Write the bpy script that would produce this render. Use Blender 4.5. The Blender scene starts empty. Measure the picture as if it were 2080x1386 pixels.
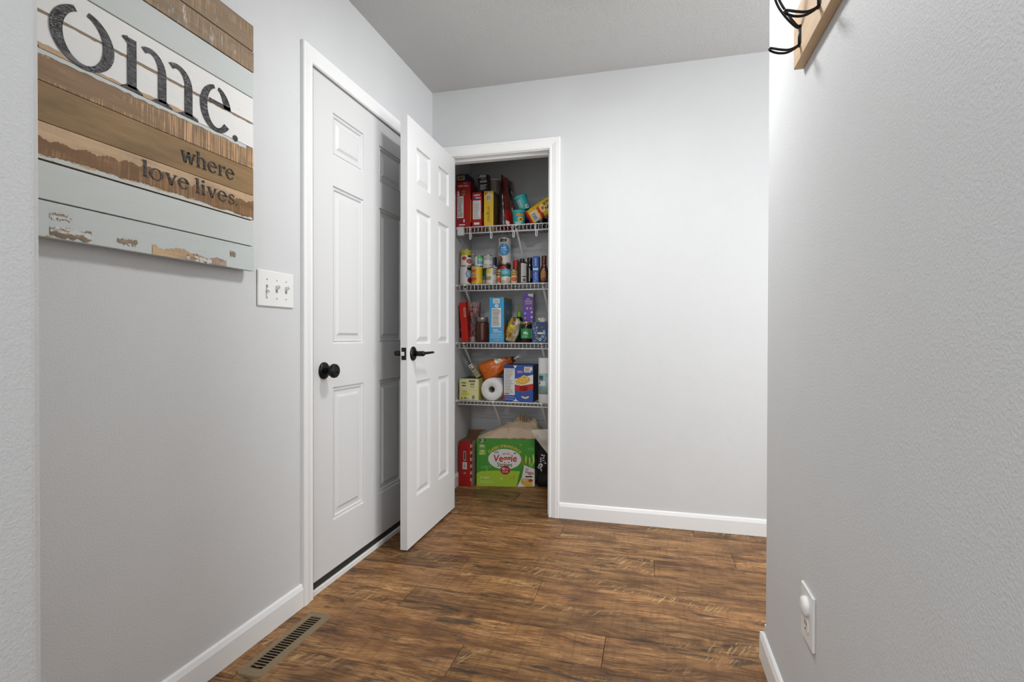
import bpy, bmesh, math, random
from mathutils import Vector, Matrix, noise

random.seed(7)
S = bpy.context.scene
COL = S.collection
PI = math.pi

# ------------------------------------------------------------------ camera
F, YAW, PITCH, ROLL = 1072.6, 0.259365, -0.00795, 0.00213
CAM = Vector((1.2578, -2.8991, 1.0044))
_f = Vector((-math.sin(YAW)*math.cos(PITCH), math.cos(YAW)*math.cos(PITCH), math.sin(PITCH)))
_r = Vector((math.cos(YAW), math.sin(YAW), 0)); _u = _r.cross(_f)
CR = _r*math.cos(ROLL)+_u*math.sin(ROLL); CU = -_r*math.sin(ROLL)+_u*math.cos(ROLL)
cd = bpy.data.cameras.new('camera'); cam = bpy.data.objects.new('camera', cd); COL.objects.link(cam)
M = Matrix((CR, CU, -_f)).transposed().to_4x4(); M.translation = CAM
cam.matrix_world = M
cd.sensor_width = 36; cd.lens = 36*F/2080; cd.clip_start = 0.02
S.camera = cam

# ------------------------------------------------------------------ world, exposure, large lights
W = bpy.data.worlds.new('world'); S.world = W; W.use_nodes = True
W.node_tree.nodes['Background'].inputs[0].default_value = (0.95, 0.98, 1, 1)
W.node_tree.nodes['Background'].inputs[1].default_value = 0.3
S.view_settings.view_transform = 'Standard'; S.view_settings.look = 'None'
S.view_settings.gamma = 1; S.view_settings.use_curve_mapping = False
S.view_settings.exposure = 0.0

def area(name, loc, rot, sx, sy, power, col=(1, 1, 1)):
    l = bpy.data.lights.new(name, 'AREA'); l.shape = 'RECTANGLE'; l.size = sx; l.size_y = sy
    l.energy = power; l.color = col
    o = bpy.data.objects.new(name, l); COL.objects.link(o); o.location = loc; o.rotation_euler = rot
    return o
# daylight through the side room window; unseen fill light added behind the camera
area('side_window_daylight', (3.36, -1.05, 1.45), (0, PI/2, 0), 1.3, 1.1, 52, (0.97, 0.985, 1))
area('rear_fill_light', (0.5, -4.94, 1.25), (PI/2, 0, 0), 1.9, 1.9, 24, (0.97, 0.985, 1))
LAMP_STRENGTH, REAR_FILL_STRENGTH = 108.0, 175.0

# ------------------------------------------------------------------ helpers
def lin(c):
    if isinstance(c, str):
        c = c.lstrip('#'); c = [int(c[i:i+2], 16)/255 for i in (0, 2, 4)]
        c = [x/12.92 if x <= 0.04045 else ((x+0.055)/1.055)**2.4 for x in c]
    return (c[0], c[1], c[2], 1)

MATS = {}
def mat(name, col, rough=0.5, metal=0.0, noise_amt=0.0, nscale=40, bump=0.0, bscale=200, spec=0.5, trans=0.0, emis=None, alpha=1.0):
    if name in MATS: return MATS[name]
    m = bpy.data.materials.new(name); MATS[name] = m; m.use_nodes = True
    nt = m.node_tree; b = nt.nodes['Principled BSDF']
    c = lin(col)
    b.inputs['Base Color'].default_value = c
    b.inputs['Roughness'].default_value = rough; b.inputs['Metallic'].default_value = metal
    b.inputs['Specular IOR Level'].default_value = spec
    if trans: b.inputs['Transmission Weight'].default_value = trans
    if emis:
        b.inputs['Emission Color'].default_value = c; b.inputs['Emission Strength'].default_value = emis
    tc = nt.nodes.new('ShaderNodeTexCoord')
    if noise_amt:
        n = nt.nodes.new('ShaderNodeTexNoise'); n.inputs['Scale'].default_value = nscale; n.inputs['Detail'].default_value = 4
        nt.links.new(tc.outputs['Object'], n.inputs['Vector'])
        mx = nt.nodes.new('ShaderNodeMix'); mx.data_type = 'RGBA'
        nt.links.new(n.outputs['Fac'], mx.inputs[0])
        mx.inputs[6].default_value = tuple(max(0, x*(1-noise_amt)) for x in c[:3])+(1,)
        mx.inputs[7].default_value = tuple(min(1, x*(1+noise_amt)) for x in c[:3])+(1,)
        nt.links.new(mx.outputs[2], b.inputs['Base Color'])
    if bump:
        n2 = nt.nodes.new('ShaderNodeTexNoise'); n2.inputs['Scale'].default_value = bscale; n2.inputs['Detail'].default_value = 3
        nt.links.new(tc.outputs['Object'], n2.inputs['Vector'])
        bp = nt.nodes.new('ShaderNodeBump'); bp.inputs['Strength'].default_value = bump; bp.inputs['Distance'].default_value = 0.004
        nt.links.new(n2.outputs['Fac'], bp.inputs['Height']); nt.links.new(bp.outputs[0], b.inputs['Normal'])
    return m

class G:
    """node-graph shorthand"""
    def __init__(s, name):
        s.m = bpy.data.materials.new(name); s.m.use_nodes = True; s.nt = s.m.node_tree
        s.b = s.nt.nodes['Principled BSDF']; MATS[name] = s.m
    def n(s, t, **kw):
        x = s.nt.nodes.new('ShaderNode'+t)
        for k, v in kw.items():
            if k.startswith('i_'): x.inputs[k[2:].replace('_', ' ')].default_value = v
            else: setattr(x, k, v)
        return x
    def l(s, a, b): s.nt.links.new(a, b)
    def math(s, op, a, b=0.0, clamp=False):
        x = s.n('Math', operation=op); x.use_clamp = clamp
        for i, v in enumerate((a, b)):
            if isinstance(v, (int, float)): x.inputs[i].default_value = v
            else: s.l(v, x.inputs[i])
        return x.outputs[0]
    def mix(s, fac, a, b, blend='MIX'):
        x = s.n('Mix', data_type='RGBA', blend_type=blend)
        for i, v in ((0, fac), (6, a), (7, b)):
            if isinstance(v, (int, float)): x.inputs[i].default_value = v
            elif isinstance(v, tuple): x.inputs[i].default_value = v
            else: s.l(v, x.inputs[i])
        return x.outputs[2]
    def ramp(s, v, stops):
        x = s.n('ValToRGB'); e = x.color_ramp.elements
        while len(e) < len(stops): e.new(0.5)
        for k, (p, c) in zip(e, stops): k.position = p; k.color = c
        s.l(v, x.inputs[0]); return x.outputs[0]
    def smooth(s, v, a, b):
        x = s.n('MapRange', interpolation_type='SMOOTHSTEP'); s.l(v, x.inputs[0])
        x.inputs[1].default_value = a; x.inputs[2].default_value = b; return x.outputs[0]
    def coords(s, scale, jitter=0.0):
        tc = s.n('TexCoord'); v = tc.outputs['Object']
        if jitter:
            oi = s.n('ObjectInfo'); a = s.n('VectorMath', operation='SCALE'); a.inputs[0].default_value = (37.1, 19.7, 53.3)
            s.l(oi.outputs['Random'], a.inputs['Scale'])
            ad = s.n('VectorMath', operation='ADD'); s.l(v, ad.inputs[0]); s.l(a.outputs[0], ad.inputs[1]); v = ad.outputs[0]
        mu = s.n('VectorMath', operation='MULTIPLY'); mu.inputs[1].default_value = scale; s.l(v, mu.inputs[0])
        return mu.outputs[0]
    def noise(s, vec, scale, detail=4, rough=0.55, dist=0.0):
        x = s.n('TexNoise'); x.inputs['Scale'].default_value = scale; x.inputs['Detail'].default_value = detail
        x.inputs['Roughness'].default_value = rough; x.inputs['Distortion'].default_value = dist
        s.l(vec, x.inputs['Vector']); return x.outputs['Fac']
    def bump(s, h, strength, dist=0.002):
        x = s.n('Bump'); x.inputs['Strength'].default_value = strength; x.inputs['Distance'].default_value = dist
        s.l(h, x.inputs['Height']); s.l(x.outputs[0], s.b.inputs['Normal'])

def link(name, me, m=None, parent=None):
    o = bpy.data.objects.new(name, me); COL.objects.link(o)
    if m is not None:
        ms = m if isinstance(m, (list, tuple)) else [m]
        for x in ms: me.materials.append(x)
    if parent: o.parent = parent
    return o

class MB:
    """collects geometry of ONE part"""
    def __init__(s): s.v = []; s.f = []; s.mi = []; s.cur = 0; s.sm = []
    def add(s, vs, fs, smooth=False):
        k = len(s.v); s.v += [tuple(x) for x in vs]
        for f in fs: s.f.append([k+i for i in f]); s.mi.append(s.cur); s.sm.append(smooth)
        return s
    def box(s, x0, x1, y0, y1, z0, z1):
        vs = [(x, y, z) for x in (x0, x1) for y in (y0, y1) for z in (z0, z1)]
        return s.add(vs, [(0, 1, 3, 2), (4, 6, 7, 5), (0, 4, 5, 1), (2, 3, 7, 6), (0, 2, 6, 4), (1, 5, 7, 3)])
    def bbox(s, x0, x1, y0, y1, z0, z1, b):
        """box with chamfered edges"""
        bm = bmesh.new(); bmesh.ops.create_cube(bm, size=1)
        for v in bm.verts:
            v.co = ((x0+x1)/2+v.co.x*(x1-x0), (y0+y1)/2+v.co.y*(y1-y0), (z0+z1)/2+v.co.z*(z1-z0))
        bmesh.ops.bevel(bm, geom=bm.edges[:], offset=b, segments=1, affect='EDGES', profile=0.5)
        bm.verts.index_update()
        s.add([v.co[:] for v in bm.verts], [[v.index for v in f.verts] for f in bm.faces]); bm.free(); return s
    def tube(s, pts, r, n=8, cap=True, closed=False):
        pts = [Vector(p) for p in pts]; m = len(pts); rings = []; up = None
        for i, p in enumerate(pts):
            a = pts[i-1] if (i or closed) else pts[0]; b = pts[(i+1) % m] if (i < m-1 or closed) else pts[-1]
            t = (b-a).normalized()
            if up is None:
                up = Vector((0, 0, 1)) if abs(t.z) < 0.9 else Vector((1, 0, 0))
            sd = t.cross(up).normalized(); up = sd.cross(t).normalized()
            rr = r[i] if isinstance(r, (list, tuple)) else r
            rings.append([p+sd*math.cos(2*PI*k/n)*rr+up*math.sin(2*PI*k/n)*rr for k in range(n)])
        vs = [v for q in rings for v in q]; fs = []
        for i in range(m if closed else m-1):
            j = (i+1) % m
            for k in range(n): fs.append((i*n+k, i*n+(k+1) % n, j*n+(k+1) % n, j*n+k))
        s.add(vs, fs, True)
        if cap and not closed:
            k0 = len(s.v)-len(vs)
            for base in (k0, k0+(m-1)*n):
                s.f.append(list(range(base, base+n))); s.mi.append(s.cur); s.sm.append(False)
        return s
    def lathe(s, prof, n=24, c=(0, 0, 0), axis='z', smooth=True):
        vs = []
        for r, h in prof:
            for k in range(n):
                a = 2*PI*k/n; x, y = r*math.cos(a), r*math.sin(a)
                q = {'z': (x, y, h), 'x': (h, x, y), 'y': (x, h, y)}[axis]
                vs.append((q[0]+c[0], q[1]+c[1], q[2]+c[2]))
        fs = [(i*n+k, i*n+(k+1) % n, (i+1)*n+(k+1) % n, (i+1)*n+k) for i in range(len(prof)-1) for k in range(n)]
        return s.add(vs, fs, smooth)
    def extrude(s, poly, d0, d1, fn):
        """poly: 2-D outline; fn(a,b,d)->3-D"""
        n = len(poly); vs = [fn(a, b, d0) for a, b in poly]+[fn(a, b, d1) for a, b in poly]
        fs = [tuple(range(n)), tuple(range(2*n-1, n-1, -1))]+[(i, (i+1) % n, n+(i+1) % n, n+i) for i in range(n)]
        return s.add(vs, fs)
    def mesh(s, name, weld=False):
        me = bpy.data.meshes.new(name); me.from_pydata(s.v, [], s.f); me.update()
        bm = bmesh.new(); bm.from_mesh(me)
        for f, mi, sm in zip(bm.faces, s.mi, s.sm): f.material_index = mi; f.smooth = sm
        if weld: bmesh.ops.remove_doubles(bm, verts=bm.verts, dist=1e-5)
        bmesh.ops.recalc_face_normals(bm, faces=bm.faces)
        bm.to_mesh(me); bm.free(); return me
    def build(s, name, m, parent=None, weld=False): return link(name, s.mesh(name, weld), m, parent)

def tag(o, label=None, cat=None, group=None, kind=None):
    for k, v in (('label', label), ('category', cat), ('group', group), ('kind', kind)):
        if v: o[k] = v
    return o
def struct(o, label=None): return tag(o, label, kind='structure')
def thing(name, label, cat, loc=(0, 0, 0), rot=(0, 0, 0), group=None):
    o = bpy.data.objects.new(name, None); COL.objects.link(o); o.location = loc; o.rotation_euler = rot
    o.empty_display_size = 0.05
    return tag(o, label, cat, group)
def at(px, py, Y):
    """where the sight line through a photo pixel meets the vertical plane y = Y"""
    d = _f+CR*((px-1040)/F)-CU*((py-693)/F)
    return CAM+d*((Y-CAM.y)/d.y)

# ------------------------------------------------------------------ materials of the room
def wall_mat(name, col, bump, scale=150):
    g = G(name); g.b.inputs['Base Color'].default_value = lin(col); g.b.inputs['Roughness'].default_value = 0.62
    g.b.inputs['Specular IOR Level'].default_value = 0.3
    v = g.coords((1, 1, 1)); n = g.noise(v, scale, 3, 0.5); n2 = g.noise(v, 6, 2)
    g.l(g.mix(n2, lin([x*0.975 for x in lin(col)[:3]]), lin([x*1.02 for x in lin(col)[:3]])), g.b.inputs['Base Color'])
    g.bump(g.smooth(n, 0.35, 0.7), bump, 0.0014); return g.m
M_WALL = wall_mat('wall_paint', (0.62, 0.627, 0.632), 0.22, 210)
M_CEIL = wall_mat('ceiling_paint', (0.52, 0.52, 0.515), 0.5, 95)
M_TRIM = mat('trim_white', (0.81, 0.81, 0.805), 0.35, spec=0.45)
M_DOOR = mat('door_white', (0.645, 0.645, 0.645), 0.38, spec=0.45, bump=0.05, bscale=350)
M_BLACK = mat('oil_rubbed_black', (0.012, 0.012, 0.012), 0.32, 0.6)
M_RUBBER = mat('black_weatherstrip', (0.015, 0.015, 0.016), 0.6)
M_STEEL = mat('latch_steel', (0.75, 0.74, 0.72), 0.22, 1.0)
M_PLAST = mat('white_plastic', (0.78, 0.78, 0.765), 0.35)
M_DARK = mat('dark_void', (0.006, 0.005, 0.004), 0.9)

def floor_mat():
    g = G('vinyl_plank_wood')
    rnd = g.n('ObjectInfo').outputs['Random']
    v = g.coords((1, 1, 1), 1)
    # long straight grain, bent a little round the knots
    warp = g.noise(g.coords((1.6, 4.5, 1), 1), 1.6, 2, 0.4)
    vg = g.n('VectorMath', operation='ADD'); g.l(g.coords((1.6, 30, 1), 1), vg.inputs[0])
    wc = g.n('CombineXYZ'); g.l(g.math('MULTIPLY', warp, 3.6), wc.inputs[1]); g.l(wc.outputs[0], vg.inputs[1])
    fine = g.noise(vg.outputs[0], 5.0, 6, 0.65)
    coarse = g.noise(vg.outputs[0], 1.1, 4, 0.55)
    finer = g.noise(vg.outputs[0], 15.0, 4, 0.7)
    gr = g.math('ADD', g.math('MULTIPLY', g.math('ADD', fine, finer), 0.38), g.math('MULTIPLY', coarse, 0.24))
    base = g.ramp(gr, [(0.395, lin('#432b17')), (0.47, lin('#775231')), (0.535, lin('#9a7046')), (0.61, lin('#c39a69'))])
    # cathedral growth rings in places
    wv = g.n('TexWave', wave_type='RINGS', rings_direction='Y'); wv.inputs['Scale'].default_value = 9.0
    wv.inputs['Distortion'].default_value = 2.2; wv.inputs['Detail'].default_value = 2; wv.inputs['Detail Scale'].default_value = 1.0
    g.l(g.coords((0.55, 2.2, 2.2), 1), wv.inputs['Vector'])
    cm = g.smooth(g.noise(g.coords((1.6, 4.0, 1), 1), 1.7, 2), 0.50, 0.64)
    base = g.mix(g.math('MULTIPLY', g.math('MULTIPLY', g.smooth(wv.outputs['Fac'], 0.55, 0.95), cm), 0.55), base, lin('#4b2f18'))
    # broad tone patches along the plank
    br = g.noise(g.coords((2.4, 9.0, 1), 1), 1.3, 4, 0.6)
    base = g.mix(g.smooth(br, 0.46, 0.68), base, g.mix(0.55, base, lin('#4a2e1a')))
    lt = g.noise(g.coords((1.8, 6.0, 1), 1), 1.9, 3, 0.6)
    base = g.mix(g.smooth(lt, 0.50, 0.74), base, g.mix(0.5, base, lin('#b98853')))
    # blackish mineral smudges
    sm = g.noise(g.coords((3.6, 12, 1), 1), 1.3, 5, 0.7, 0.8)
    base = g.mix(g.smooth(sm, 0.55, 0.66), base, g.mix(0.75, base, lin('#2c2a25')))
    # knots
    vo = g.n('TexVoronoi'); vo.inputs['Scale'].default_value = 1.0; g.l(g.coords((1.9, 4.6, 0.01), 1), vo.inputs['Vector'])
    kd = g.math('ADD', vo.outputs['Distance'], g.math('MULTIPLY', g.noise(v, 40, 2), 0.05))
    base = g.mix(g.math('MULTIPLY', g.smooth(kd, 0.20, 0.08), 0.45), base, lin('#5a3a1f'))
    base = g.mix(g.smooth(kd, 0.085, 0.055), base, lin('#20150d'))
    # saw-scuffed straw coloured wear
    sc = g.noise(g.coords((1.9, 4.6, 1), 1), 1.2, 2, 0.5)
    rot = g.n('VectorRotate'); rot.inputs['Angle'].default_value = 0.5; g.l(v, rot.inputs['Vector'])
    sv = g.n('VectorMath', operation='MULTIPLY'); sv.inputs[1].default_value = (120, 12, 1); g.l(rot.outputs[0], sv.inputs[0])
    saw = g.noise(sv.outputs[0], 1.0, 4, 0.65)
    wear = g.math('MULTIPLY', g.smooth(sc, 0.56, 0.66), g.smooth(saw, 0.53, 0.62))
    base = g.mix(g.math('MULTIPLY', wear, 0.7), base, lin('#c4a673'))
    # faint cross saw marks
    sv2 = g.n('VectorMath', operation='MULTIPLY'); sv2.inputs[1].default_value = (75, 6, 1); g.l(v, sv2.inputs[0])
    base = g.mix(g.math('MULTIPLY', g.smooth(g.noise(sv2.outputs[0], 1.0, 2, 0.5), 0.5, 0.68), 0.25), base, lin('#52341c'))
    hs = g.n('HueSaturation'); g.l(base, hs.inputs['Color'])
    g.l(g.math('ADD', g.math('MULTIPLY', rnd, 0.50), 0.70), hs.inputs['Value'])
    hs.inputs['Saturation'].default_value = 1.0
    g.l(hs.outputs[0], g.b.inputs['Base Color'])
    g.l(g.math('ADD', g.math('MULTIPLY', gr, -0.12), 0.54), g.b.inputs['Roughness'])
    g.b.inputs['Specular IOR Level'].default_value = 0.3
    g.bump(gr, 0.14, 0.0015)
    return g.m
M_FLOOR = floor_mat()

# ------------------------------------------------------------------ the room
H = 2.44
fl = struct(MB().box(-2.0, 3.5, -5.1, 0.86, -0.06, -0.0125).build('floor', mat('subfloor', (0.03, 0.02, 0.012), 0.9)),
            'wood-look vinyl plank floor running into the pantry')
ROWS = {0: 1.112, 1: .344, 2: .825, 3: .458, 4: 1.271, 5: .336, 6: .81, 7: .187, 8: .93, 9: .448, 10: 1.02, 11: .25,
        -1: .668, -2: 1.35, -3: .12, -4: .87, -5: .50, -6: 1.14, -7: .3, -8: .7}
for k, j0 in ROWS.items():
    y0 = -1.283+0.168*k; y1 = y0+0.168
    x = j0-1.28*3
    while x < 3.4:
        a, b = max(x, -2.0 if y1 < -2.3 else -0.13), min(x+1.28, 3.4); x += 1.28
        if b-a < 0.02: continue
        if y0 > 0.02 and a > 0.82: continue
        if y0 > 0.02: b = min(b, 0.82)
        g = 0.0007; w2, h2 = (b-a)/2-g, (y1-y0)/2-g
        ob = MB().bbox(-w2, w2, -h2, h2, -0.012, 0, 0.0012).build('plank', M_FLOOR, fl)
        ob.location = ((a+b)/2, (y0+y1)/2, 0)

def rounded(poly, rs, n=6):
    """2-D outline with rounded corners"""
    out = []; m = len(poly)
    for i, p in enumerate(poly):
        r = rs[i]
        if not r: out.append(p); continue
        P = Vector(p); a = (Vector(poly[i-1])-P).normalized(); b = (Vector(poly[(i+1) % m])-P).normalized()
        c = P+(a+b)*r
        for k in range(n+1):
            t = k/n*PI/2
            q = c-b*r*math.cos(t)-a*r*math.sin(t); out.append((q.x, q.y))
    return out
Z = lambda a, b, d: (a, b, d)
# left wall with the opening of the garage door
DY0, DY1, DZ = -1.128, -0.262, 2.046
wl = MB().box(-0.13, 0, -2.30, DY0-0.012, 0, H).box(-0.13, 0, DY0-0.012, DY1+0.012, DZ+0.012, H).box(-0.13, 0, DY1+0.012, 0.115, 0, H).box(-0.13, -0.012, 0.115, 0.85, 0, H)
struct(wl.build('wall_left', M_WALL), 'light grey painted wall carrying the plank sign and a white door')
# back wall with the pantry opening
PX0, PX1, PZ = 0.085, 0.700, 2.046
wb = MB().box(0, PX0-0.018, 0, 0.115, 0, H).box(PX1+0.018, 3.4, 0, 0.115, 0, H).box(PX0-0.018, PX1+0.018, 0, 0.115, PZ+0.018, H)
struct(wb.build('wall_back', M_WALL), 'light grey painted wall with the pantry doorway')
# right wall, bull-nosed free end squared off near the floor
rw = [(1.6, -5.1), (1.6, -1.115), (1.72, -1.115), (1.72, -5.1)]
mb = MB().extrude(rounded(rw, (0, .022, .022, 0)), 0.112, H, Z).extrude(rw, 0, 0.112, Z)
struct(mb.build('wall_right', M_WALL), 'light grey painted wall with coat hooks and an outlet')
# stub wall beside the camera
st = [(-2.0, -2.44), (.36, -2.44), (.36, -2.3005), (-2.0, -2.3005)]
struct(MB().extrude(rounded(st, (0, .02, .02, 0)), 0, H, Z).build('wall_front', M_WALL), 'rounded grey wall end at the hallway opening')
struct(MB().box(-2.0, 3.5, -5.2, 0.86, H, H+0.05).build('ceiling', M_CEIL), 'textured grey ceiling')
# pantry shell
struct(MB().box(-0.13, 0.95, 0.735, 0.85, 0, H).build('wall_pantry_back', M_WALL), 'grey back wall of the pantry')
struct(MB().box(0.80, 0.95, 0.115, 0.735, 0, H).build('wall_pantry_right', M_WALL), 'grey right wall of the pantry')
# rest of the house, outside the frame
rr = MB().box(3.4, 3.5, -5.1, -1.7, 0, H).box(3.4, 3.5, -0.4, 0.115, 0, H).box(3.4, 3.5, -1.7, -0.4, 0, 0.9).box(3.4, 3.5, -1.7, -0.4, 2.0, H)
struct(rr.build('wall_side_room', M_WALL), 'grey wall of the side room with a window')
struct(MB().box(1.72, 3.4, -2.7, -2.6, 0, H).build('wall_side_room_end', M_WALL), 'grey end wall of the side room')
re_ = MB().box(-2.0, -0.5, -5.2, -5.1, 0, H).box(1.5, 1.72, -5.2, -5.1, 0, H).box(-.5, 1.5, -5.2, -5.1, 2.2, H).box(-.5, 1.5, -5.2, -5.1, 0, .3)
struct(re_.build('wall_rear', M_WALL), 'grey wall behind the camera with an added window')
struct(MB().box(-2.1, -2.0, -5.2, -2.30, 0, H).build('wall_rear_left', M_WALL), 'grey side wall behind the camera')

# ------------------------------------------------------------------ casings, jambs, baseboards
CASE = [(0, 0), (0, .009), (.004, .0125), (.010, .0125), (.013, .0105), (.018, .0115), (.040, .0165), (.044, .0165), (.046, .0145), (.050, .0160), (.057, .0160), (.060, .013), (.060, 0)]
def casing(name, a0, a1, top, fn, width=0.060, parent=None):
    """three mitred sides round an opening; fn(across, z, out)"""
    k = width/0.060; n = len(CASE)
    stations = [lambda o: (a0-o, 0.0), lambda o: (a0-o, top+o), lambda o: (a1+o, top+o), lambda o: (a1+o, 0.0)]
    vs = []
    for stn in stations:
        for o, t in CASE:
            a, z = stn(o*k); vs.append(fn(a, z, t))
    fs = [(i*n+j, i*n+j+1, (i+1)*n+j+1, (i+1)*n+j) for i in range(3) for j in range(n-1)]+[tuple(range(n)), tuple(range(3*n, 4*n))]
    return MB().add(vs, fs).build(name, M_TRIM, parent)
struct(casing('trim_1', DY0-0.022, DY1+0.022, 2.040, lambda a, z, t: (t, a, z)), 'white moulded casing round the closed six-panel door')
struct(casing('trim_2', PX0-0.003, PX1+0.003, 2.050, lambda a, z, t: (a, -t, z)), 'white moulded casing round the pantry doorway')
# jambs and stops
j1 = MB().box(-0.13, 0.001, DY0-0.03, DY0-0.010, 0, DZ+0.03).box(-0.13, 0.001, DY1+0.006, DY1+0.03, 0, DZ+0.03).box(-0.13, 0.001, DY0-0.01, DY1+0.01, DZ+0.004, DZ+0.03)
struct(j1.build('trim_3', M_TRIM), 'white jamb of the closed six-panel door')
ws = MB().box(-0.05, -0.012, DY0-0.010, DY0+0.001, 0.02, DZ+0.004).box(-0.05, -0.012, DY1, DY1+0.006, 0.02, DZ).box(-0.05, -0.012, DY0-0.006, DY1+0.006, DZ-0.004, DZ+0.004)
struct(ws.build('trim_4', M_RUBBER), 'black weatherstrip round the closed six-panel door')
j2 = MB().box(PX0-0.02, PX0, -0.001, 0.116, 0, PZ+0.02).box(PX1, PX1+0.02, -0.001, 0.116, 0, PZ+0.02).box(PX0-.02, PX1+.02, -0.001, 0.116, PZ, PZ+0.02)
j2.box(PX1-0.011, PX1, 0.04, 0.075, 0, PZ).box(PX0, PX1, 0.04, 0.075, PZ-0.011, PZ).box(PX0, PX0+0.003, 0.04, 0.075, 0, PZ)
struct(j2.build('trim_5', M_TRIM), 'white jamb of the pantry doorway')
th = MB().bbox(-0.13, 0.004, DY0-0.012, DY1+0.012, 0, 0.022, 0.002)
struct(th.build('trim_6', mat('threshold_white', (0.74, 0.73, 0.70), 0.5, noise_amt=0.12, nscale=60)), 'scuffed white threshold under the closed door')
BASE = [(0, 0), (.0125, 0), (.0125, .066), (.0105, .072), (.0075, .081), (.004, .085), (0, .085)]
def base(name, p0, p1, nrm, label):
    mb = MB(); d0 = Vector((*p0, 0)); d1 = Vector((*p1, 0)); nv = Vector((*nrm, 0))
    vs = [q+nv*t+Vector((0, 0, z)) for q in (d0, d1) for t, z in BASE]; n = len(BASE)
    mb.add(vs, [(j, (j+1) % n, n+(j+1) % n, n+j) for j in range(n)]+[tuple(range(n)), tuple(range(n, 2*n))])
    return struct(mb.build(name, M_TRIM), label)
base('baseboard_left', (0, -2.30), (0, DY0-0.083), (1, 0), 'white baseboard under the plank sign')
base('baseboard_left_corner', (0, DY1+0.083), (0, 0), (1, 0), 'white baseboard stub behind the open pantry door')
base('baseboard_back', (PX1+0.064, 0), (3.4, 0), (0, -1), 'white baseboard along the back wall')
base('baseboard_right', (1.6, -2.9), (1.6, -1.108), (-1, 0), 'white baseboard under the outlet')
base('baseboard_right_end', (1.587, -1.115), (1.733, -1.115), (0, 1), 'white baseboard across the wall end')
base('baseboard_pantry_left', (-.012, 0.115), (-.012, 0.735), (1, 0), 'white baseboard on the left inside the pantry')
base('baseboard_pantry_back', (-.012, 0.735), (0.8, 0.735), (0, -1), 'white baseboard along the back of the pantry')

# windows outside the frame (side daylight; the rear one is added for fill)
def window(name, fn, w, h, label):
    mb = MB()
    for a, b, c, d in ((0, w, 0, .05), (0, w, h-.05, h), (0, .05, 0, h), (w-.05, w, 0, h), (w/2-.02, w/2+.02, 0, h)):
        q0, q1 = fn(a, c), fn(b, d)
        mb.box(*fn(a, c, b, d))
    return struct(mb.build(name, M_TRIM), label)
window('window_1', lambda a, c, b=0, d=0: (3.38, 3.46, -1.7+a, -1.7+b, .9+c, .9+d), 1.3, 1.1, 'white framed window of the side room')
window('window_2', lambda a, c, b=0, d=0: (-.5+a, -.5+b, -5.16, -5.08, .3+c, .3+d), 2.0, 1.9, 'white framed window added behind the camera for the fill light')

# ------------------------------------------------------------------ doors
def panel_mesh(rects_w, rects_h, t, prof):
    mb = MB()
    for y, sgn in ((0, 1), (t, -1)):
        rings = []
        for ins, dep in prof:
            yy = y+sgn*dep
            rings.append([(ins, yy, ins), (rects_w-ins, yy, ins), (rects_w-ins, yy, rects_h-ins), (ins, yy, rects_h-ins)])
        vs = [v for q in rings for v in q]
        fs = [(i*4+k, i*4+(k+1) % 4, (i+1)*4+(k+1) % 4, (i+1)*4+k) for i in range(len(prof)-1) for k in range(4)]
        fs.append(tuple(range(len(vs)-4, len(vs)))); mb.add(vs, fs)
    return mb
def door(name, w, h, t, cols, rows, prof, label):
    """cols/rows: panel spans along the width and height; slab in local x (width), y (thickness), z"""
    root = thing(name, label, None)
    root['kind'] = 'structure'
    xs = sorted({0, w, *[v for c in cols for v in c]}); zs = sorted({0, h, *[v for r in rows for v in r]})
    mb = MB(); hole = {(c[0], r[0]) for c in cols for r in rows}
    for i in range(len(xs)-1):
        for j in range(len(zs)-1):
            if (xs[i], zs[j]) in hole: continue
            for y in (0, t): mb.add([(xs[i], y, zs[j]), (xs[i+1], y, zs[j]), (xs[i+1], y, zs[j+1]), (xs[i], y, zs[j+1])], [(0, 1, 2, 3)])
    mb.add([(0, 0, 0), (0, t, 0), (0, t, h), (0, 0, h)], [(0, 1, 2, 3)]).add([(w, 0, 0), (w, t, 0), (w, t, h), (w, 0, h)], [(0, 1, 2, 3)])
    mb.add([(0, 0, 0), (w, 0, 0), (w, t, 0), (0, t, 0)], [(0, 1, 2, 3)]).add([(0, 0, h), (w, 0, h), (w, t, h), (0, t, h)], [(0, 1, 2, 3)])
    mb.build('door_slab', M_DOOR, root, weld=True)
    for c in cols:
        for r in rows:
            p = panel_mesh(c[1]-c[0], r[1]-r[0], t, prof).build('panel', M_DOOR, root); p.location = (c[0], 0, r[0])
    return root
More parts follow.
